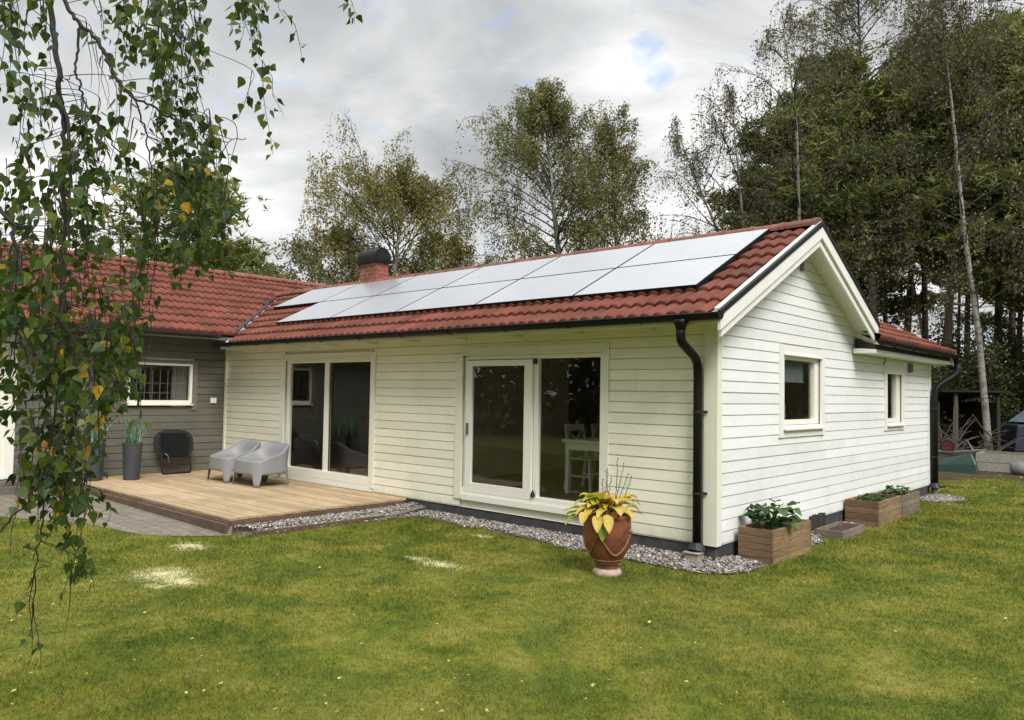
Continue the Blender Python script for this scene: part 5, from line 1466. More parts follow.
    if kind == 'pine':            # needle tufts: narrow spikes in sprays
        n = len(C); Vs = []; Fs = []; Ts = []
        for q in range(5):
            a = rs.normal(size=(n, 3)); a[:, 2] = np.abs(a[:, 2]) * 0.7 + 0.1; a /= np.linalg.norm(a, axis=1)[:, None]
            b_ = np.cross(a, rs.normal(size=(n, 3))); b_ /= np.linalg.norm(b_, axis=1)[:, None]
            s = (lsize * rs.uniform(0.7, 1.4, n))[:, None]
            o_ = C + rs.normal(size=(n, 3)) * 0.05
            Vs.append(np.stack([o_ - b_ * s * 0.16, o_ + b_ * s * 0.16, o_ + a * s * 1.25], 1).reshape(-1, 3)); Ts.append(np.repeat(T, 3))
        V = np.concatenate(Vs); F = np.arange(len(V)).reshape(-1, 3); TT = np.concatenate(Ts)
    else:
        V, F = leaf_quads(C, np.full(len(C), lsize), rs); TT = np.repeat(T, 4)
    tr_o = tw.build('trunk', MAT[barkm], th_, smooth=True)
    br.build('branches', MAT['bark_dark' if kind != 'pine' else 'bark_pine'], th_)
    np_mesh('crown', V, F, MAT[leafm], th_, TT)
    return th_


def base_at(px, d):
    p = view(px, 400, d); return np.array([p[0], p[1], GZ])
def height_at(px, py, d):
    return view(px, py, d)[2] - GZ


# behind the house
broad = lambda f: max(0.13, math.sin(math.pi * min(1, 0.12 + 0.80 * f)) ** 0.55 * (1 - 0.72 * f ** 3))
upright = lambda f: max(0.1, (1.0 - 0.72 * f) * min(1, 0.5 + 2.5 * f))
d = 30
make_tree('birch_tree', 'rounded olive-green birch rising behind the brick chimney', base_at(383, d), height_at(392, 138, d) * 0.88, 'birch', 31, 5.0, 0.2, 'birches behind the house', 'leaf_birch', nleaf=46000, lsize=0.092, nprim=66, shape=broad, tint=(0.6, 0.22), trunk_r=0.17)
make_tree('birch_tree', 'low spreading birch between the chimney and the red roof of the grey wing', base_at(322, 31), height_at(322, 205, 31) * 0.89, 'birch', 32, 3.2, 0.2, 'birches behind the house', 'leaf_birch', nleaf=14000, lsize=0.11, nprim=32, shape=broad, tint=(0.5, 0.2), trunk_r=0.1)
make_tree('birch_tree', 'tallest dark birch behind the middle of the solar panels', base_at(574, d), height_at(549, 62, d) * 0.95, 'birch', 33, 3.8, 0.2, 'birches behind the house', 'leaf_birch', nleaf=50000, lsize=0.09, nprim=80, shape=broad, tint=(0.42, 0.2), trunk_r=0.19)
make_tree('birch_tree', 'slimmer pointed birch just right of the tallest one', base_at(622, d + 1), height_at(611, 84, d + 1) * 0.92, 'birch', 34, 3.6, 0.2, 'birches behind the house', 'leaf_birch', nleaf=28000, lsize=0.092, nprim=56, shape=upright, tint=(0.42, 0.2), trunk_r=0.17)
make_tree('small_birch_tree', 'small brownish birch between the rounded birch and the tallest birch', base_at(462, 33), height_at(462, 205, 33) * 0.89, 'birch', 35, 2.8, 0.15, 'birches behind the house', 'leaf_brown', nleaf=15000, lsize=0.115, nprim=32, shape=broad, tint=(0.5, 0.2), trunk_r=0.1)
# thin leafless-topped birches right of the sky gap
make_tree('birch_tree', 'thin many-stemmed birch leaning left, with sparse leaves above the gable', base_at(782, 29), height_at(757, 40, 29), 'birch', 36, 4.3, 0.22, 'thin birches beside the pines', 'leaf_brown', lean=(-0.06, -0.05), nleaf=24000, lsize=0.082, nprim=96, stems=4, shape=broad, tint=(0.3, 0.2), trunk_r=0.17, nst=12)
make_tree('birch_tree', 'tall thin birch whose bare top stands above the pines', base_at(878, 31), height_at(878, -60, 31), 'birch', 37, 4.2, 0.55, 'thin birches beside the pines', 'leaf_brown', nleaf=13000, lsize=0.10, nprim=44, shape=broad, tint=(0.25, 0.2), trunk_r=0.2, nst=10)
wb = base_at(989, 23)
make_tree('birch_tree', 'white-trunked birch bending left beside the grey wooden raised bed', wb, height_at(965, -20, 23), 'birch', 38, 3.6, 0.3, 'thin birches beside the pines', 'leaf_brown', lean=(-0.036, -0.033), nleaf=15000, lsize=0.08, nprim=56, shape=broad, tint=(0.3, 0.2), trunk_r=0.105, nst=12)
# pines
pine_shape = lambda f: max(0.25, math.sin(math.pi * min(1, 0.28 + 0.66 * f)) ** 0.8)
PINES = [  # px, top py, distance, crown radius, crown start, label
    (797, 128, 31, 3.3, 0.42, 'low broad pine nearest the gable peak'),
    (846, 76, 33, 3.6, 0.42, 'dense pine with rounded top above the right half of the gable'),
    (905, 54, 35, 3.8, 0.45, 'tall pine behind the far end of the house'),
    (944, 72, 29, 3.0, 0.45, 'pine with a thick dark trunk above the rear downpipe'),
    (998, 40, 32, 3.6, 0.42, 'tall dense pine at the right edge behind the raised bed'),
    (1045, 25, 28, 3.4, 0.40, 'pine cut off by the right edge of the view'),
    (782, 200, 38, 2.4, 0.35, 'small far pine between the solar panels and the gable peak'),
    (965, 118, 42, 3.6, 0.4, 'farther slim pine seen between the two right-hand trunks'),
    (872, 150, 40, 3.5, 0.35, 'farther broad pine behind the gable, lower than its neighbours'),
    (1015, 130, 44, 3.8, 0.3, 'farthest pine low behind the right-hand trunks'),
]
PINES += [(1110, 40, 27, 3.6, 0.3, 'unseen pine added outside the right edge to darken the larger gable window'), (1185, 60, 25, 3.4, 0.3, 'unseen pine added well right of the view to darken the narrow gable window'), (1270, 40, 24, 3.4, 0.3, 'unseen pine added far right of the view beside the lawn'), (1150, 90, 36, 3.8, 0.15, 'farther unseen pine added outside the right edge of the view')]  # unseen pines added to keep bright sky out of the gable window reflections
for k, (px, py, dd, R, z0, lb) in enumerate(PINES):
    make_tree('pine_tree', lb, base_at(px, dd), height_at(px, py, dd), 'pine', 60 + k, R, z0, 'pines in the wood at the right', 'needle', nleaf=9500, lsize=0.25, nprim=36, shape=pine_shape, barkm='bark_pine', trunk_r=0.2, tint=(0.42 + 0.06 * (k % 3), 0.2), lean=(rng.uniform(-0.03, 0.03), rng.uniform(-0.03, 0.03)))
make_tree('pine_tree', 'pine behind the red roof of the grey wing, seen through the hanging leaves', base_at(158, 31), height_at(158, 178, 31), 'pine', 71, 3.2, 0.52, 'pines behind the grey wing', 'needle', nleaf=2600, lsize=0.24, nprim=24, shape=pine_shape, barkm='bark_pine', trunk_r=0.18, tint=(0.5, 0.2))
make_tree('pine_tree', 'distant pine top just peeping over the ridge of the grey wing', base_at(245, 44), height_at(245, 262, 44), 'pine', 72, 2.4, 0.6, 'pines behind the grey wing', 'needle', nleaf=3500, lsize=0.24, nprim=16, shape=pine_shape, barkm='bark_pine', trunk_r=0.18, tint=(0.45, 0.2))
make_tree('pine_tree', 'distant pine left of the peeping one, behind the wing ridge', base_at(212, 42), height_at(212, 254, 42), 'pine', 73, 2.4, 0.6, 'pines behind the grey wing', 'needle', nleaf=3500, lsize=0.24, nprim=16, shape=pine_shape, barkm='bark_pine', trunk_r=0.18, tint=(0.42, 0.2))
# bare trunks deeper in the wood
for k, (px, dd, h_, r_) in enumerate(((866, 47, 11, 0.14), (926, 38, 10, 0.2), (936, 50, 12, 0.14), (957, 46, 12, 0.12), (980, 40, 10, 0.11), (1010, 37, 12, 0.2), (893, 41, 11, 0.17), (1022, 48, 12, 0.13), (850, 45, 9, 0.12))):
    rt = random.Random(90 + k); th_ = thing('bare_pine', ['slim dark pine trunk deep in the wood behind the gable end', 'straight dark trunk above the rear downpipe, left of the white birch', 'thin trunk in the bright gap above the low red roof', 'thin trunk immediately left of the white birch stem', 'thin trunk immediately right of the white birch stem', 'thick dark trunk near the right edge of the view', 'dark trunk rising behind the tip of the low roof', 'slim trunk farthest right in the wood', 'slim trunk closest to the gable verge'][k], 'tree', base_at(px, dd), 0, 'bare trunks in the wood')
    mb = MB(); pts = limb((0, 0, -0.2), (rt.gauss(0, 0.03), rt.gauss(0, 0.03), 1), h_, 8, 0.02, 0.05, rt); mb.tube(pts, [r_ * (1 - 0.06 * i) for i in range(9)], 8); mb.build('trunk', MAT['bark_pine'], th_, smooth=True)
    mb = MB()
    for j in range(9):
        q = rt.uniform(2.5, h_ * 0.95); a = rt.uniform(0, 6.28); mb.tube(limb(pts[0] + (pts[-1] - pts[0]) * q / h_, (math.cos(a), math.sin(a), rt.uniform(-0.2, 0.3)), rt.uniform(0.5, 1.6), 3, 0.15, -0.2, rt), [0.025, 0.018, 0.012, 0.006], 4, False)
    mb.build('dead_branches', MAT['bark_pine'], th_)


# undergrowth and shrubs
def shrub(name, label, base, H, R, seed, n=5000, ls=0.14, leafm='leaf_shrub', tint=(0.4, 0.22), group=None, cone=False):
    th_ = thing(name, label, 'shrub', base, 0, group); rs = np.random.default_rng(seed); rnd = random.Random(seed); mb = MB(); C = []
    for k in range(26):
        a = rnd.uniform(0, 6.28); f = rnd.random(); rr_ = R * (1 - f * 0.85 if cone else math.sqrt(rnd.random()) * math.sin(math.pi * min(1, 0.25 + 0.7 * f)))
        e = np.array([math.cos(a) * rr_, math.sin(a) * rr_, H * (0.12 + 0.85 * f)]); s_ = np.array([e[0] * 0.1, e[1] * 0.1, H * f * 0.75 if cone else 0.0])
        mb.tube([s_, (s_ + e) / 2 + np.array([0, 0, 0.08 * H]), e], [0.03, 0.02, 0.008], 4, False)
        m_ = n // 26; u = rs.uniform(0.35, 1.05, (m_, 1)); C.append(s_ * (1 - u) + e * u + rs.normal(size=(m_, 3)) * np.array([0.16, 0.16, 0.13]) * R)
    C = np.concatenate(C); C = C[C[:, 2] > 0.03]
    V, F = leaf_quads(C, np.full(len(C), ls), rs)
    mb.build('stems', MAT['bark_dark'], th_); np_mesh('foliage', V, F, MAT[leafm], th_, np.repeat(np.clip(rs.normal(tint[0], tint[1], len(C)), 0, 1), 4))
    return th_
SH = [(905, 27, 4.2, 1.7, 'dark green bush behind the far end of the low red roof'), (948, 30, 5.2, 1.9, 'tall dark bush above the rear downpipe'), (962, 20.5, 0.0, 0, ''), (1018, 33, 4.6, 2.2, 'dark bush at the right edge behind the white birch'),
      (880, 36, 5.0, 2.3, 'dark bush filling the gap under the pines behind the gable'), (985, 36, 3.4, 2.2, 'low dark bush directly behind the white birch trunk'), (972, 28, 4.6, 1.6, 'tall dark bush behind the roof of the wood store'), (1006, 29, 4.9, 1.8, 'dark bush right of the white birch stem above the covered stack'), (1050, 30, 4.0, 2.2, 'bush just past the right edge of the view'), (840, 40, 4.6, 2.4, 'dark bush behind the gable ridge end'), (1105, 27, 5.0, 2.4, 'unseen bush added outside the right edge to block sky low in the gable window'), (1170, 26, 4.6, 2.4, 'unseen bush added outside the right edge to block sky in the narrow window'), (1240, 24, 4.4, 2.4, 'unseen bush added farthest outside the right edge')]  # last three: unseen bushes added against sky reflections in the gable windows
for k, (px, dd, h_, r_, lb) in enumerate(SH):
    if h_: shrub('shrub', lb, base_at(px, dd), h_, r_, 130 + k, 9000, 0.115, tint=(0.35, 0.2), group='dark bushes under the pines')
for k, (x, y) in enumerate(((5.2, 15.2), (7.2, 18.5), (3.6, 17.6), (9.6, 20.5))):  # unseen bushes added to block sky reflected in the gable windows
    shrub('shrub', ['tall unseen bush added to block sky in the blind window', 'tall unseen bush added farther right of the view', 'tall unseen bush added to block sky in the narrow gable window', 'tall unseen bush added farthest right by the lawn'][k], (x, y, GZ), 5.6, 2.0, 160 + k, 9000, 0.12, tint=(0.35, 0.2), group='dark bushes under the pines')
# far wood as one mass of trees behind the bushes
rs = np.random.default_rng(5); C = []; mb = MB()
for k in range(34):
    p = base_at(690 + k * 14 + rs.uniform(-8, 8), rs.uniform(52, 66)); hh = rs.uniform(2.2, 4.2)
    m_ = 700; u = rs.random((m_, 1)); C.append(np.array([p[0], p[1], GZ]) + np.concatenate([rs.normal(size=(m_, 2)) * 1.5, u * hh], 1))
C = np.concatenate(C); V, F = leaf_quads(C, np.full(len(C), 0.34), rs)
o = np_mesh('far_woods', V, F, MAT['leaf_shrub'], None, np.repeat(np.clip(rs.normal(0.35, 0.2, len(C)), 0, 1), 4)); tag(o, 'dark undergrowth of the far wood behind the pine trunks', 'woods', kind='stuff')
# garden trees and hedge behind the viewer (they show in the door glass)
for k, (x, y, h_, r_) in enumerate(((-19, -11, 9, 3.2), (-15.5, -17, 11, 3.6), (-9, -21, 10, 3.6), (-2.5, -23, 11, 3.8), (6, -22, 10, 3.6), (13, -17, 9, 3.4), (17, -9, 10, 3.4), (19, 0, 11, 3.6), (18, 8, 10, 3.4))):
    make_tree('garden_tree', ['bushy tree mirrored low in the left sliding door', 'bushy tree mirrored in the middle of the right sliding door', 'broad tree mirrored in the right-hand pane of the door', 'tree across the lawn, mirrored at the edge of the door', 'tree at the far side of the lawn behind the viewer', 'tree at the lawn corner mirrored in the gable window', 'tree beside the lawn mirrored in the larger gable window', 'tree beside the lawn mirrored in the narrow gable window', 'tree beyond the lawn opposite the far end of the gable wall'][k], (x, y, GZ), h_, 'birch', 150 + k, r_, 0.08, 'trees around the garden behind the viewer', 'leaf_shrub', nleaf=7000, lsize=0.3, nprim=26, shape=broad, tint=(0.5, 0.25), barkm='bark_pine', trunk_r=0.2)
hd = MB(); rs = np.random.default_rng(8)
C = []
hl = [(-22, -6), (-20, -13), (-15, -20), (-8, -25), (2, -27), (10, -25), (18, -19), (22, -9), (23, 3), (22, 12)]
for (xa, ya), (xb, yb) in zip(hl[:-1], hl[1:]):
    m_ = 3200; u = rs.random(m_); C.append(np.stack([xa + (xb - xa) * u + rs.normal(0, 0.6, m_), ya + (yb - ya) * u + rs.normal(0, 0.6, m_), GZ + rs.uniform(0, 3.4, m_) ** 0.95], 1))
C = np.concatenate(C); V, F = leaf_quads(C, np.full(len(C), 0.36), rs)
o = np_mesh('hedge', V, F, MAT['leaf_shrub'], None, np.repeat(np.clip(rs.normal(0.45, 0.22, len(C)), 0, 1), 4)); tag(o, 'tall dark green hedge round the garden, mirrored in the door glass', 'hedge')

# ------------------------------------------------------------------ far corner: barrow, raised bed, wood store
bp0 = onp(957, 471.5, 2, GZ)
bw = thing('wheelbarrow', 'green wheelbarrow lying upside down with its red wheel in the air', 'wheelbarrow', bp0, R_(10)); bw.scale = (0.84, 0.84, 0.9)
mb = MB()
lo = [(-0.62, -0.34, 0.0), (0.52, -0.40, 0.0), (0.52, 0.34, 0.0), (-0.62, 0.30, 0.0)]; hi_ = [(-0.30, -0.22, 0.36), (0.36, -0.24, 0.50), (0.36, 0.2, 0.50), (-0.30, 0.18, 0.36)]
mid = [tuple((np.array(a) * 0.55 + np.array(b_) * 0.45) * np.array([1.06, 1.06, 1.05])) for a, b_ in zip(lo, hi_)]
mb.add(lo + mid + hi_, [(0, 1, 5, 4), (1, 2, 6, 5), (2, 3, 7, 6), (3, 0, 4, 7), (4, 5, 9, 8), (5, 6, 10, 9), (6, 7, 11, 10), (7, 4, 8, 11), (8, 9, 10, 11)])
mb.build('tub', MAT['barrow'], bw, bevel=0.03, smooth=False)
mb = MB(); mb.tube([(-0.62, -0.34, 0.012), (0.52, -0.40, 0.012), (0.52, 0.34, 0.012), (-0.62, 0.30, 0.012), (-0.62, -0.34, 0.012)], 0.016, 6); mb.build('rim', MAT['barrow'], bw)
mb = MB(); mb.add([(-0.10, -0.318, 0.20), (0.06, -0.325, 0.215), (0.07, -0.305, 0.27), (-0.09, -0.295, 0.255)], [(0, 1, 2, 3)]); mb.build('sticker', MAT['barrowpale'], bw)
mb = MB(); mb.tube([(-0.62, -0.17, 0.54), (-0.2, -0.2, 0.50), (0.3, -0.22, 0.55), (0.72, -0.25, 0.60)], 0.016, 6); mb.build('handle', MAT['steel'], bw)
mb = MB(); mb.tube([(-0.62, 0.13, 0.54), (-0.2, 0.16, 0.50), (0.3, 0.18, 0.55), (0.72, 0.21, 0.60)], 0.016, 6); mb.build('handle', MAT['steel'], bw)
for sy_ in (-0.2, 0.18):
    mb = MB(); mb.tube([(0.1, sy_, 0.52), (0.25, sy_, 0.82), (0.42, sy_, 0.53)], 0.014, 6); mb.build('leg', MAT['steel'], bw)
wh = MB(); wc = (-0.22, -0.05, 0.66)
wh.tube([(wc[0] + 0.15 * math.cos(a), wc[1], wc[2] + 0.15 * math.sin(a)) for a in np.linspace(0, 2 * math.pi, 25)], 0.045, 8, False)
whl = wh.build('wheel', MAT['rubber'], bw, smooth=True)
mb = MB(); mb.tube([(wc[0], wc[1] - 0.035, wc[2]), (wc[0], wc[1] + 0.035, wc[2])], 0.125, 18); mb.build('rim', MAT['redwheel'], whl)
mb = MB(); mb.tube([(wc[0], -0.2, 0.6), (wc[0], 0.18, 0.6)], 0.013, 6); mb.build('axle', MAT['steel'], bw)

rl = onp(976, 471, 2, GZ); rb = rl + np.array([1.18, 0.06, 0.0])
ex = (rb - rl); Lx = np.linalg.norm(ex); az = math.atan2(ex[1], ex[0])
bed_ = thing('raised_bed', 'weathered grey two-board raised bed in front of the white birch trunk', 'raised bed', (rl + rb) / 2, az)
rnd = random.Random(2)
for nm, y in (('front_panel', 0.0), ('back_panel', 1.1)):
    mb = MB()
    for k in range(2): mb.cur = rnd.random(); mb.box(-Lx / 2, Lx / 2, y, y + 0.04, 0.01 + k * 0.215, 0.215 + k * 0.215)
    mb.build(nm, MAT['greywood'], bed_)
for x in (-Lx / 2, Lx / 2 - 0.04):
    mb = MB()
    for k in range(2): mb.cur = rnd.random(); mb.box(x, x + 0.04, 0.041, 1.099, 0.008 + k * 0.215, 0.212 + k * 0.215)
    mb.build('end_panel', MAT['greywood'], bed_)
mb = MB(); mb.box(-Lx / 2 + 0.04, Lx / 2 - 0.04, 0.04, 1.1, 0.0, 0.38); mb.build('soil', MAT['soil'], bed_)
# pale rock and small bag by the right edge
def rock(name, label, cat, loc, s, m, seed):
    rk = np.random.default_rng(seed); import bmesh
    bm = bmesh.new(); bmesh.ops.create_icosphere(bm, subdivisions=3, radius=1)
    dirs = rk.normal(size=(7, 3))
    for v in bm.verts:
        c = np.array(v.co); k = 1 + 0.18 * sum(max(0, np.dot(c, d_ / np.linalg.norm(d_))) ** 3 * (0.5 - (i % 2)) for i, d_ in enumerate(dirs)); v.co = Vector(c * k * np.array(s))
    me = bpy.data.meshes.new(name); bm.to_mesh(me); bm.free(); me.materials.append(m); me.polygons.foreach_set('use_smooth', np.ones(len(me.polygons), bool))
    o = bpy.data.objects.new(name, me); COL.objects.link(o); o.location = tuple(map(float, loc)); return tag(o, label, cat)
r0 = onp(1021, 475, 2, GZ); rock('rock', 'pale grey rock lying right of the grey raised bed', 'rock', r0 + np.array([0, 0, 0.15]), (0.22, 0.2, 0.16), MAT['rock'], 4)
r1 = onp(1022, 468, 2, GZ); rock('white_bag', 'small white bag on the dark heap behind the pale rock', 'bag', r1 + np.array([0.1, 1.2, 0.42]), (0.13, 0.12, 0.12), MAT['barrowpale'], 9)
# wood store with brush pile
d = 25.5; ws0 = base_at(962, d)
wsd = thing('wood_store', 'dark open-fronted wood store full of stacked logs', 'shed', ws0, YAW); wsd.scale = (1.0, 1.0, 0.9)
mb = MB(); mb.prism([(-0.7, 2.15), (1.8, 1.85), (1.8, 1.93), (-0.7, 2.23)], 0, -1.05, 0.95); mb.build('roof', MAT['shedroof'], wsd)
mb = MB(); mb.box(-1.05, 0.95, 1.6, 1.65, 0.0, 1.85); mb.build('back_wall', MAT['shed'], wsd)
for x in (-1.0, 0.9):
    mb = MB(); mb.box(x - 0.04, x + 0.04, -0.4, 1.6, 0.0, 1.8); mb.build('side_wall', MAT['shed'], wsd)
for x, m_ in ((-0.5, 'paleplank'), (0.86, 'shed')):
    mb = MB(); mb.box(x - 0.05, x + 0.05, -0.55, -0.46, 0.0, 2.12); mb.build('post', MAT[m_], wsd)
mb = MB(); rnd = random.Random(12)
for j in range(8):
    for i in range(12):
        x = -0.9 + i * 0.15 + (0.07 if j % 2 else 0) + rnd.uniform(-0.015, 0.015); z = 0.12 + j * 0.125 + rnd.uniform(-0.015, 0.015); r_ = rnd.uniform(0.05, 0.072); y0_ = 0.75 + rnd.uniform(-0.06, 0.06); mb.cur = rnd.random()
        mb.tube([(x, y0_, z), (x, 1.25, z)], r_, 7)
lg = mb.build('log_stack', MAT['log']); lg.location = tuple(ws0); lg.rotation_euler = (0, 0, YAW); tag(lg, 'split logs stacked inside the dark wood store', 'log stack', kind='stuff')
mb = MB(); mb.cur = 0.7; mb.bar((0, 0, 0.0), (0.03, 0.1, 1.5), 0.13, 0.03); o = mb.build('plank', MAT['paleplank']); o.location = tuple(base_at(954, 23.6)); tag(o, 'pale upright plank leaning at the wood store next to the post', 'plank')
rnd = random.Random(44)
bp_ = base_at(970, 23.4); mb = MB()
for k in range(38):
    a = rnd.uniform(0, 6.28); s0 = np.array([rnd.uniform(-0.9, 0.9), rnd.uniform(-0.4, 0.4), rnd.uniform(0.0, 0.5)]); d_ = np.array([math.cos(a), math.sin(a) * 0.5, rnd.uniform(-0.1, 1.2)]); mb.tube(limb(s0, d_, rnd.uniform(0.8, 2.0), 5, 0.12, -0.3, rnd), [0.028, 0.024, 0.02, 0.016, 0.012, 0.006], 5)
o = mb.build('brush_pile', MAT['stick']); o.location = tuple(bp_); tag(o, 'heap of bare cut branches in front of the wood store', 'branches', kind='stuff')
# dark heap under a pale blue tarpaulin behind the birch
tb0 = base_at(1030, 26)
tp_ = thing('covered_stack', 'dark covered stack with a pale blue tarpaulin on top, right of the white birch', 'covered stack', tb0, YAW)
mb = MB(); mb.prism([(-0.85, 0.0), (0.85, 0.0), (0.8, 0.95), (-0.75, 0.9)], 1, -0.5, 0.5); mb.build('stack_cover', MAT['darktarp'], tp_, bevel=0.05)
mb = MB(); mb.prism([(-0.45, 0.97), (0.85, 0.97), (0.75, 1.5), (0.2, 1.42)], 1, -0.55, 0.55); mb.build('tarpaulin', MAT['tarp'], tp_, bevel=0.05)

# ------------------------------------------------------------------ the near birch: hanging branches at the upper left
LW = np.array([0.0, 0.0, 0.0])
def v2(px, py, d): return view(px, py, d)
nb = thing('birch_tree', 'near birch with leafy twigs hanging down into the view at the left', 'tree', (0, 0, 0))
rnd = random.Random(77)
tb_ = v2(-620, 700, 3.0); TB = np.array([tb_[0], tb_[1], GZ])
trunk = [TB + np.array([0.02 * math.sin(z), 0.03 * math.cos(1.3 * z), z]) for z in np.linspace(-0.2, 8.5, 14)]
mb = MB(); mb.tube(trunk, [0.17 * (1 - 0.075 * i) for i in range(14)], 14); mb.build('trunk', MAT['birchbark'], nb, smooth=True)
br = MB(); twig = MB(); LIMB = []


def smooth_path(P, n=6):
    P = [np.array(p, float) for p in P]; out = []
    for i in range(len(P) - 1):
        p0 = P[max(0, i - 1)]; p1 = P[i]; p2 = P[i + 1]; p3 = P[min(len(P) - 1, i + 2)]
        for k in range(n):
            t_ = k / n; out.append(0.5 * ((2 * p1) + (-p0 + p2) * t_ + (2 * p0 - 5 * p1 + 4 * p2 - p3) * t_ ** 2 + (-p0 + 3 * p1 - 3 * p2 + p3) * t_ ** 3))
    out.append(P[-1]); return out


def add_limb(P, r0, r1, mbx=None):
    P = smooth_path(P); n = len(P); P = [p + np.array([rnd.gauss(0, 0.0035) for _ in range(3)]) for p in P]
    (mbx or br).tube(P, [r0 + (r1 - r0) * i / (n - 1) for i in range(n)], 7); LIMB.extend(P)
a0 = trunk[9]; a1 = trunk[10]; a2 = trunk[7]
D1, D2, D3 = 2.55, 2.75, 2.3
add_limb([a0, (a0 + v2(10, -330, D1)) / 2 + np.array([0, 0, 0.4]), v2(20, -260, D1), v2(36, -60, D1), v2(50, 10, D1), v2(57, 60, D1), v2(62, 110, D1), v2(65, 150, D1), v2(65, 200, D1 - 0.02), v2(64, 240, D1), v2(61, 290, D1), v2(56, 330, D1), v2(50, 370, D1), v2(44, 420, D1), v2(38, 470, D1)], 0.0115, 0.004)
add_limb([v2(64, 105, D1), v2(69, 140, D1 - 0.03), v2(70, 200, D1 - 0.05), v2(67, 250, D1 - 0.06), v2(60, 330, D1 - 0.08), v2(56, 400, D1 - 0.1), v2(50, 450, D1 - 0.1), v2(42, 520, D1 - 0.1), v2(36, 580, D1 - 0.1), v2(31, 640, D1 - 0.1)], 0.006, 0.0016)
add_limb([a1, (a1 + v2(60, -300, D2)) / 2 + np.array([0, 0, 0.5]), v2(45, -200, D2), v2(58, -50, D2), v2(66, 4, D2), v2(80, 23, D2), v2(96, 40, D2), v2(107, 60, D2), v2(117, 80, D2), v2(131, 95, D2), v2(150, 106, D2), v2(165, 115, D2), v2(182, 124, D2), v2(200, 132, D2), v2(218, 140, D2), v2(246, 139, D2)], 0.0095, 0.0013)
add_limb([v2(80, 23, D2), v2(78, 50, D2), v2(75, 70, D2 - 0.02), v2(80, 84, D2 - 0.02), v2(83, 100, D2), v2(96, 123, D2), v2(110, 140, D2), v2(128, 165, D2), v2(140, 200, D2), v2(146, 250, D2), v2(150, 330, D2), v2(140, 380, D2)], 0.0048, 0.0011)
add_limb([v2(76, 72, D2), v2(67, 81, D2)], 0.003, 0.001)
add_limb([v2(117, 80, D2), v2(135, 100, D2), v2(143, 125, D2), v2(150, 160, D2), v2(153, 200, D2), v2(157, 250, D2 + 0.1), v2(150, 300, D2 + 0.1)], 0.004, 0.0012)
add_limb([a2, (a2 + v2(-200, 150, D3)) / 2, v2(-120, 150, D3), v2(-30, 190, D3), v2(5, 212, D3), v2(16, 245, D3), v2(25, 280, D3), v2(38, 300, D3), v2(60, 320, D3), v2(80, 350, D3), v2(100, 400, D3)], 0.0085, 0.0018)
add_limb([v2(16, 245, D3), v2(12, 290, D3), v2(4, 320, D3), v2(-6, 380, D3)], 0.005, 0.0015)
add_limb([v2(-20, 560, D3), v2(5, 525, D3), v2(25, 505, D3), v2(45, 470, D3), v2(60, 430, D3)], 0.0035, 0.002)
add_limb([a1, (a1 + v2(200, -300, 3.0)) / 2 + np.array([0, 0, 0.6]), v2(150, -170, 3.0), v2(215, -95, 3.0), v2(260, -60, 3.0), v2(310, -38, 3.0), v2(345, -30, 3.0)], 0.010, 0.003)
add_limb([v2(215, -95, 3.0), v2(185, -50, 2.9), v2(178, 0, 2.9), v2(185, 40, 2.9)], 0.006, 0.0015)

LV, LF, LT = [], [], []
OUT = [(0.0, 0.0), (0.27, 0.05), (0.43, 0.20), (0.40, 0.36), (0.26, 0.60), (0.11, 0.85), (0.0, 1.08)]


def birch_leaf(p, tip, nrm, s, tint):
    tip = tip / np.linalg.norm(tip); side = np.cross(tip, nrm); side /= np.linalg.norm(side) + 1e-9; nn = np.cross(side, tip)
    o = len(LV); fold = rnd.uniform(0.02, 0.28); curl = rnd.uniform(-0.25, 0.3)
    for x, y in OUT: LV.append(p + s * (side * x + tip * y + nn * (abs(x) * fold - curl * y * y)))
    for x, y in OUT[1:-1]: LV.append(p + s * (-side * x + tip * y + nn * (abs(x) * fold - curl * y * y)))
    m_ = [0, 7, 8, 9, 10, 11, 6]
    for q in range(1, 6):        # mid-rib vertices
        pass
    LF.append((o + 0, o + 1, o + 2, o + 3, o + 4, o + 5, o + 6)); LF.append((o + 6, o + 11, o + 10, o + 9, o + 8, o + 7, o + 0))
    LT.extend([tint] * 12)


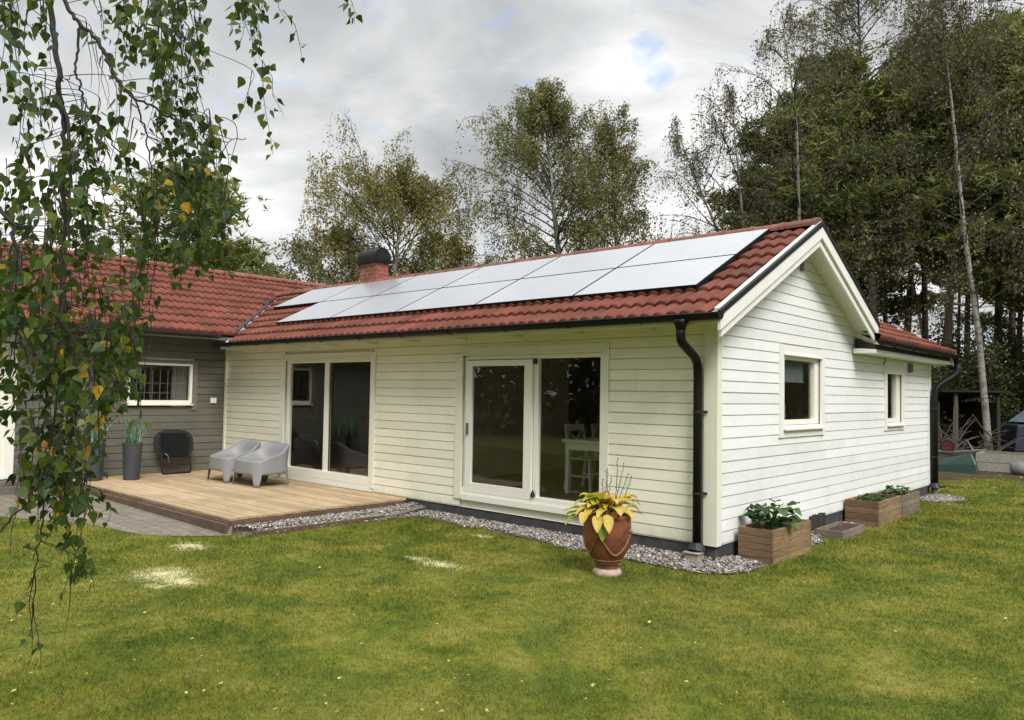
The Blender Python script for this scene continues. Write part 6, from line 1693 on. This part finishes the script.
def strand(px0, py0, px1, py1, d, dens=1.0, smin=0.027, smax=0.047, conn=True, yellow=0.0):
    top = v2(px0, py0, d); end = v2(px1, py1, d + rnd.uniform(-0.12, 0.12))
    L = np.linalg.norm(end - top); n = max(3, int(L / 0.055))
    P = []
    ph = rnd.uniform(0, 6); amp = rnd.uniform(0.005, 0.022)
    for k in range(n + 1):
        f = k / n; P.append(top + (end - top) * f + CR * amp * math.sin(ph + f * 5) * min(1, 3 * f) + CF * amp * math.cos(ph * 1.3 + f * 4) * min(1, 3 * f))
    twig.tube(P, [0.0017 - 0.0010 * k / n for k in range(n + 1)], 5, False)
    if conn and LIMB:
        A = np.array(LIMB); dist = np.linalg.norm(A - top, axis=1) + np.maximum(0, top[2] - A[:, 2]) * 5; j = int(dist.argmin())
        if dist[j] < 0.4 and A[j][2] > top[2] - 0.02:
            q = A[j]; mid_ = (q + top) / 2 + np.array([0, 0, 0.05 * dist[j]]) + CR * rnd.gauss(0, 0.02); twig.tube(smooth_path([q, mid_, top, P[1]], 4), [0.0014] * 4 + [0.0013] * 4 + [0.0012] * 5, 5, False)
    k = 0.03
    while k < L:
        f = k / L; i = min(n - 1, int(f * n)); p = P[i] + (P[i + 1] - P[i]) * (f * n - i)
        m_ = 1 if rnd.random() < 0.55 else 2
        for _ in range(m_):
            az = rnd.uniform(0, 6.28); pet = rnd.uniform(0.010, 0.026)
            out_ = np.array([math.cos(az), math.sin(az), rnd.uniform(-0.9, 0.25)]); q = p + out_ * pet
            tipd = np.array([math.cos(az) * 0.45, math.sin(az) * 0.45, -rnd.uniform(0.5, 1.4)]) + np.array([rnd.gauss(0, 0.3) for _ in range(3)])
            nr = np.array([rnd.gauss(0, 1), rnd.gauss(0, 1), rnd.gauss(0, 0.6)])
            s = rnd.uniform(smin, smax) * (1 - 0.35 * f * f); tn = rnd.random() * 0.86
            if rnd.random() < 0.008 + yellow: tn = rnd.uniform(0.88, 1.0)
            birch_leaf(q, tipd, nr, s, tn); twig.tube([p, q], [0.0007, 0.0006], 3, False)
        k += rnd.uniform(0.020, 0.050) / dens


def region(n, xr, yr, lr, dr, drift=(-12, 12), **kw):
    for _ in range(n):
        x = rnd.uniform(*xr); y = rnd.uniform(*yr); l = rnd.uniform(*lr); strand(x, y, x + rnd.uniform(*drift), y + l, rnd.uniform(*dr), **kw)
region(7, (8, 58), (-25, 10), (45, 110), (2.2, 3.0), dens=0.8)
region(4, (-8, 20), (-20, 60), (60, 140), (2.0, 3.0), dens=0.5)
region(7, (14, 58), (62, 110), (30, 75), (2.3, 2.9))
region(16, (120, 212), (-35, 10), (50, 120), (2.4, 3.3), dens=1.25)
region(9, (158, 212), (-20, 40), (50, 110), (2.4, 3.3), dens=1.2)
region(6, (215, 262), (-30, 0), (40, 90), (2.6, 3.3), dens=0.9)
strand(247, -20, 262, 60, 2.9, 1.0); strand(262, 60, 271, 155, 2.9, 1.0, 0.03, 0.05, False); strand(252, 70, 240, 120, 2.9, 0.9)
strand(270, -15, 288, 20, 2.9, 1.0); strand(283, 10, 307, 60, 2.9, 0.9, 0.03, 0.045, False); strand(262, 60, 286, 115, 2.9, 0.7, 0.025, 0.045, False)
strand(345, -20, 355, 25, 3.0, 1.1, 0.03, 0.045)
for k in range(5): strand(86 + k * 5, 20 + k * 8, 92 + k * 7, 90 + k * 9, 2.8, 0.08)
strand(90, -10, 103, 30, 2.7, 1.2, 0.02, 0.03); strand(99, 0, 105, 40, 2.7, 1.2, 0.02, 0.03)
region(8, (78, 118), (95, 125), (40, 90), (2.4, 3.0), dens=0.9)
region(20, (118, 222), (75, 140), (40, 100), (2.4, 3.2), dens=1.1)
region(22, (-10, 90), (140, 190), (60, 130), (2.1, 3.1), dens=1.35)
region(16, (90, 200), (160, 205), (40, 95), (2.3, 3.2), dens=1.15, yellow=0.03)
region(9, (195, 232), (165, 205), (25, 75), (2.5, 3.2), dens=1.0)
region(12, (140, 215), (215, 245), (20, 60), (2.5, 3.2), dens=0.8)
region(20, (-10, 75), (215, 290), (60, 120), (2.0, 2.9), dens=1.3, yellow=0.03)
region(10, (75, 140), (230, 300), (45, 110), (2.2, 2.9), dens=0.85)
strand(157, 220, 150, 335, 2.8, 0.35); strand(127, 225, 125, 290, 2.8, 0.3); strand(140, 250, 130, 355, 2.6, 0.7)
region(22, (14, 112), (310, 380), (60, 125), (2.2, 3.0), dens=1.25, yellow=0.06)
region(9, (96, 140), (320, 370), (40, 75), (2.3, 3.0), dens=1.0, yellow=0.03)
region(3, (-8, 10), (330, 400), (40, 80), (2.2, 2.8), dens=0.6)
region(20, (18, 92), (405, 455), (45, 95), (2.2, 2.9), dens=1.1, yellow=0.08)
region(12, (84, 142), (280, 335), (40, 80), (2.3, 3.0), dens=1.1, yellow=0.04)
region(12, (36, 90), (430, 475), (35, 65), (2.3, 2.9), dens=1.1, yellow=0.10)
region(8, (18, 70), (290, 350), (60, 120), (2.3, 3.0), dens=1.1, yellow=0.05)
strand(66, 470, 70, 570, 2.4, 1.0); strand(60, 490, 78, 585, 2.3, 0.8); strand(80, 480, 82, 575, 2.3, 0.9); strand(72, 560, 66, 638, 2.4, 0.12); strand(75, 555, 96, 590, 2.4, 0.6); strand(88, 500, 62, 605, 2.4, 0.4)
strand(45, 470, 30, 560, 2.4, 0.6); strand(36, 570, 24, 668, 2.4, 0.25); strand(33, 600, 40, 668, 2.4, 0.3); strand(22, 490, 8, 562, 2.4, 0.2); strand(100, 490, 110, 520, 2.5, 1.0)
br.build('branches', MAT['bark_dark'], nb, smooth=True)
twig.build('twigs', MAT['bark_dark'], nb)
me = bpy.data.meshes.new('leaves'); me.from_pydata([tuple(map(float, p)) for p in LV], [], LF); me.update()
at = me.attributes.new('tint', 'FLOAT', 'POINT'); at.data.foreach_set('value', np.array(LT, np.float32)); me.materials.append(MAT['leaf_fg'])
o = bpy.data.objects.new('leaves', me); COL.objects.link(o); o.parent = nb
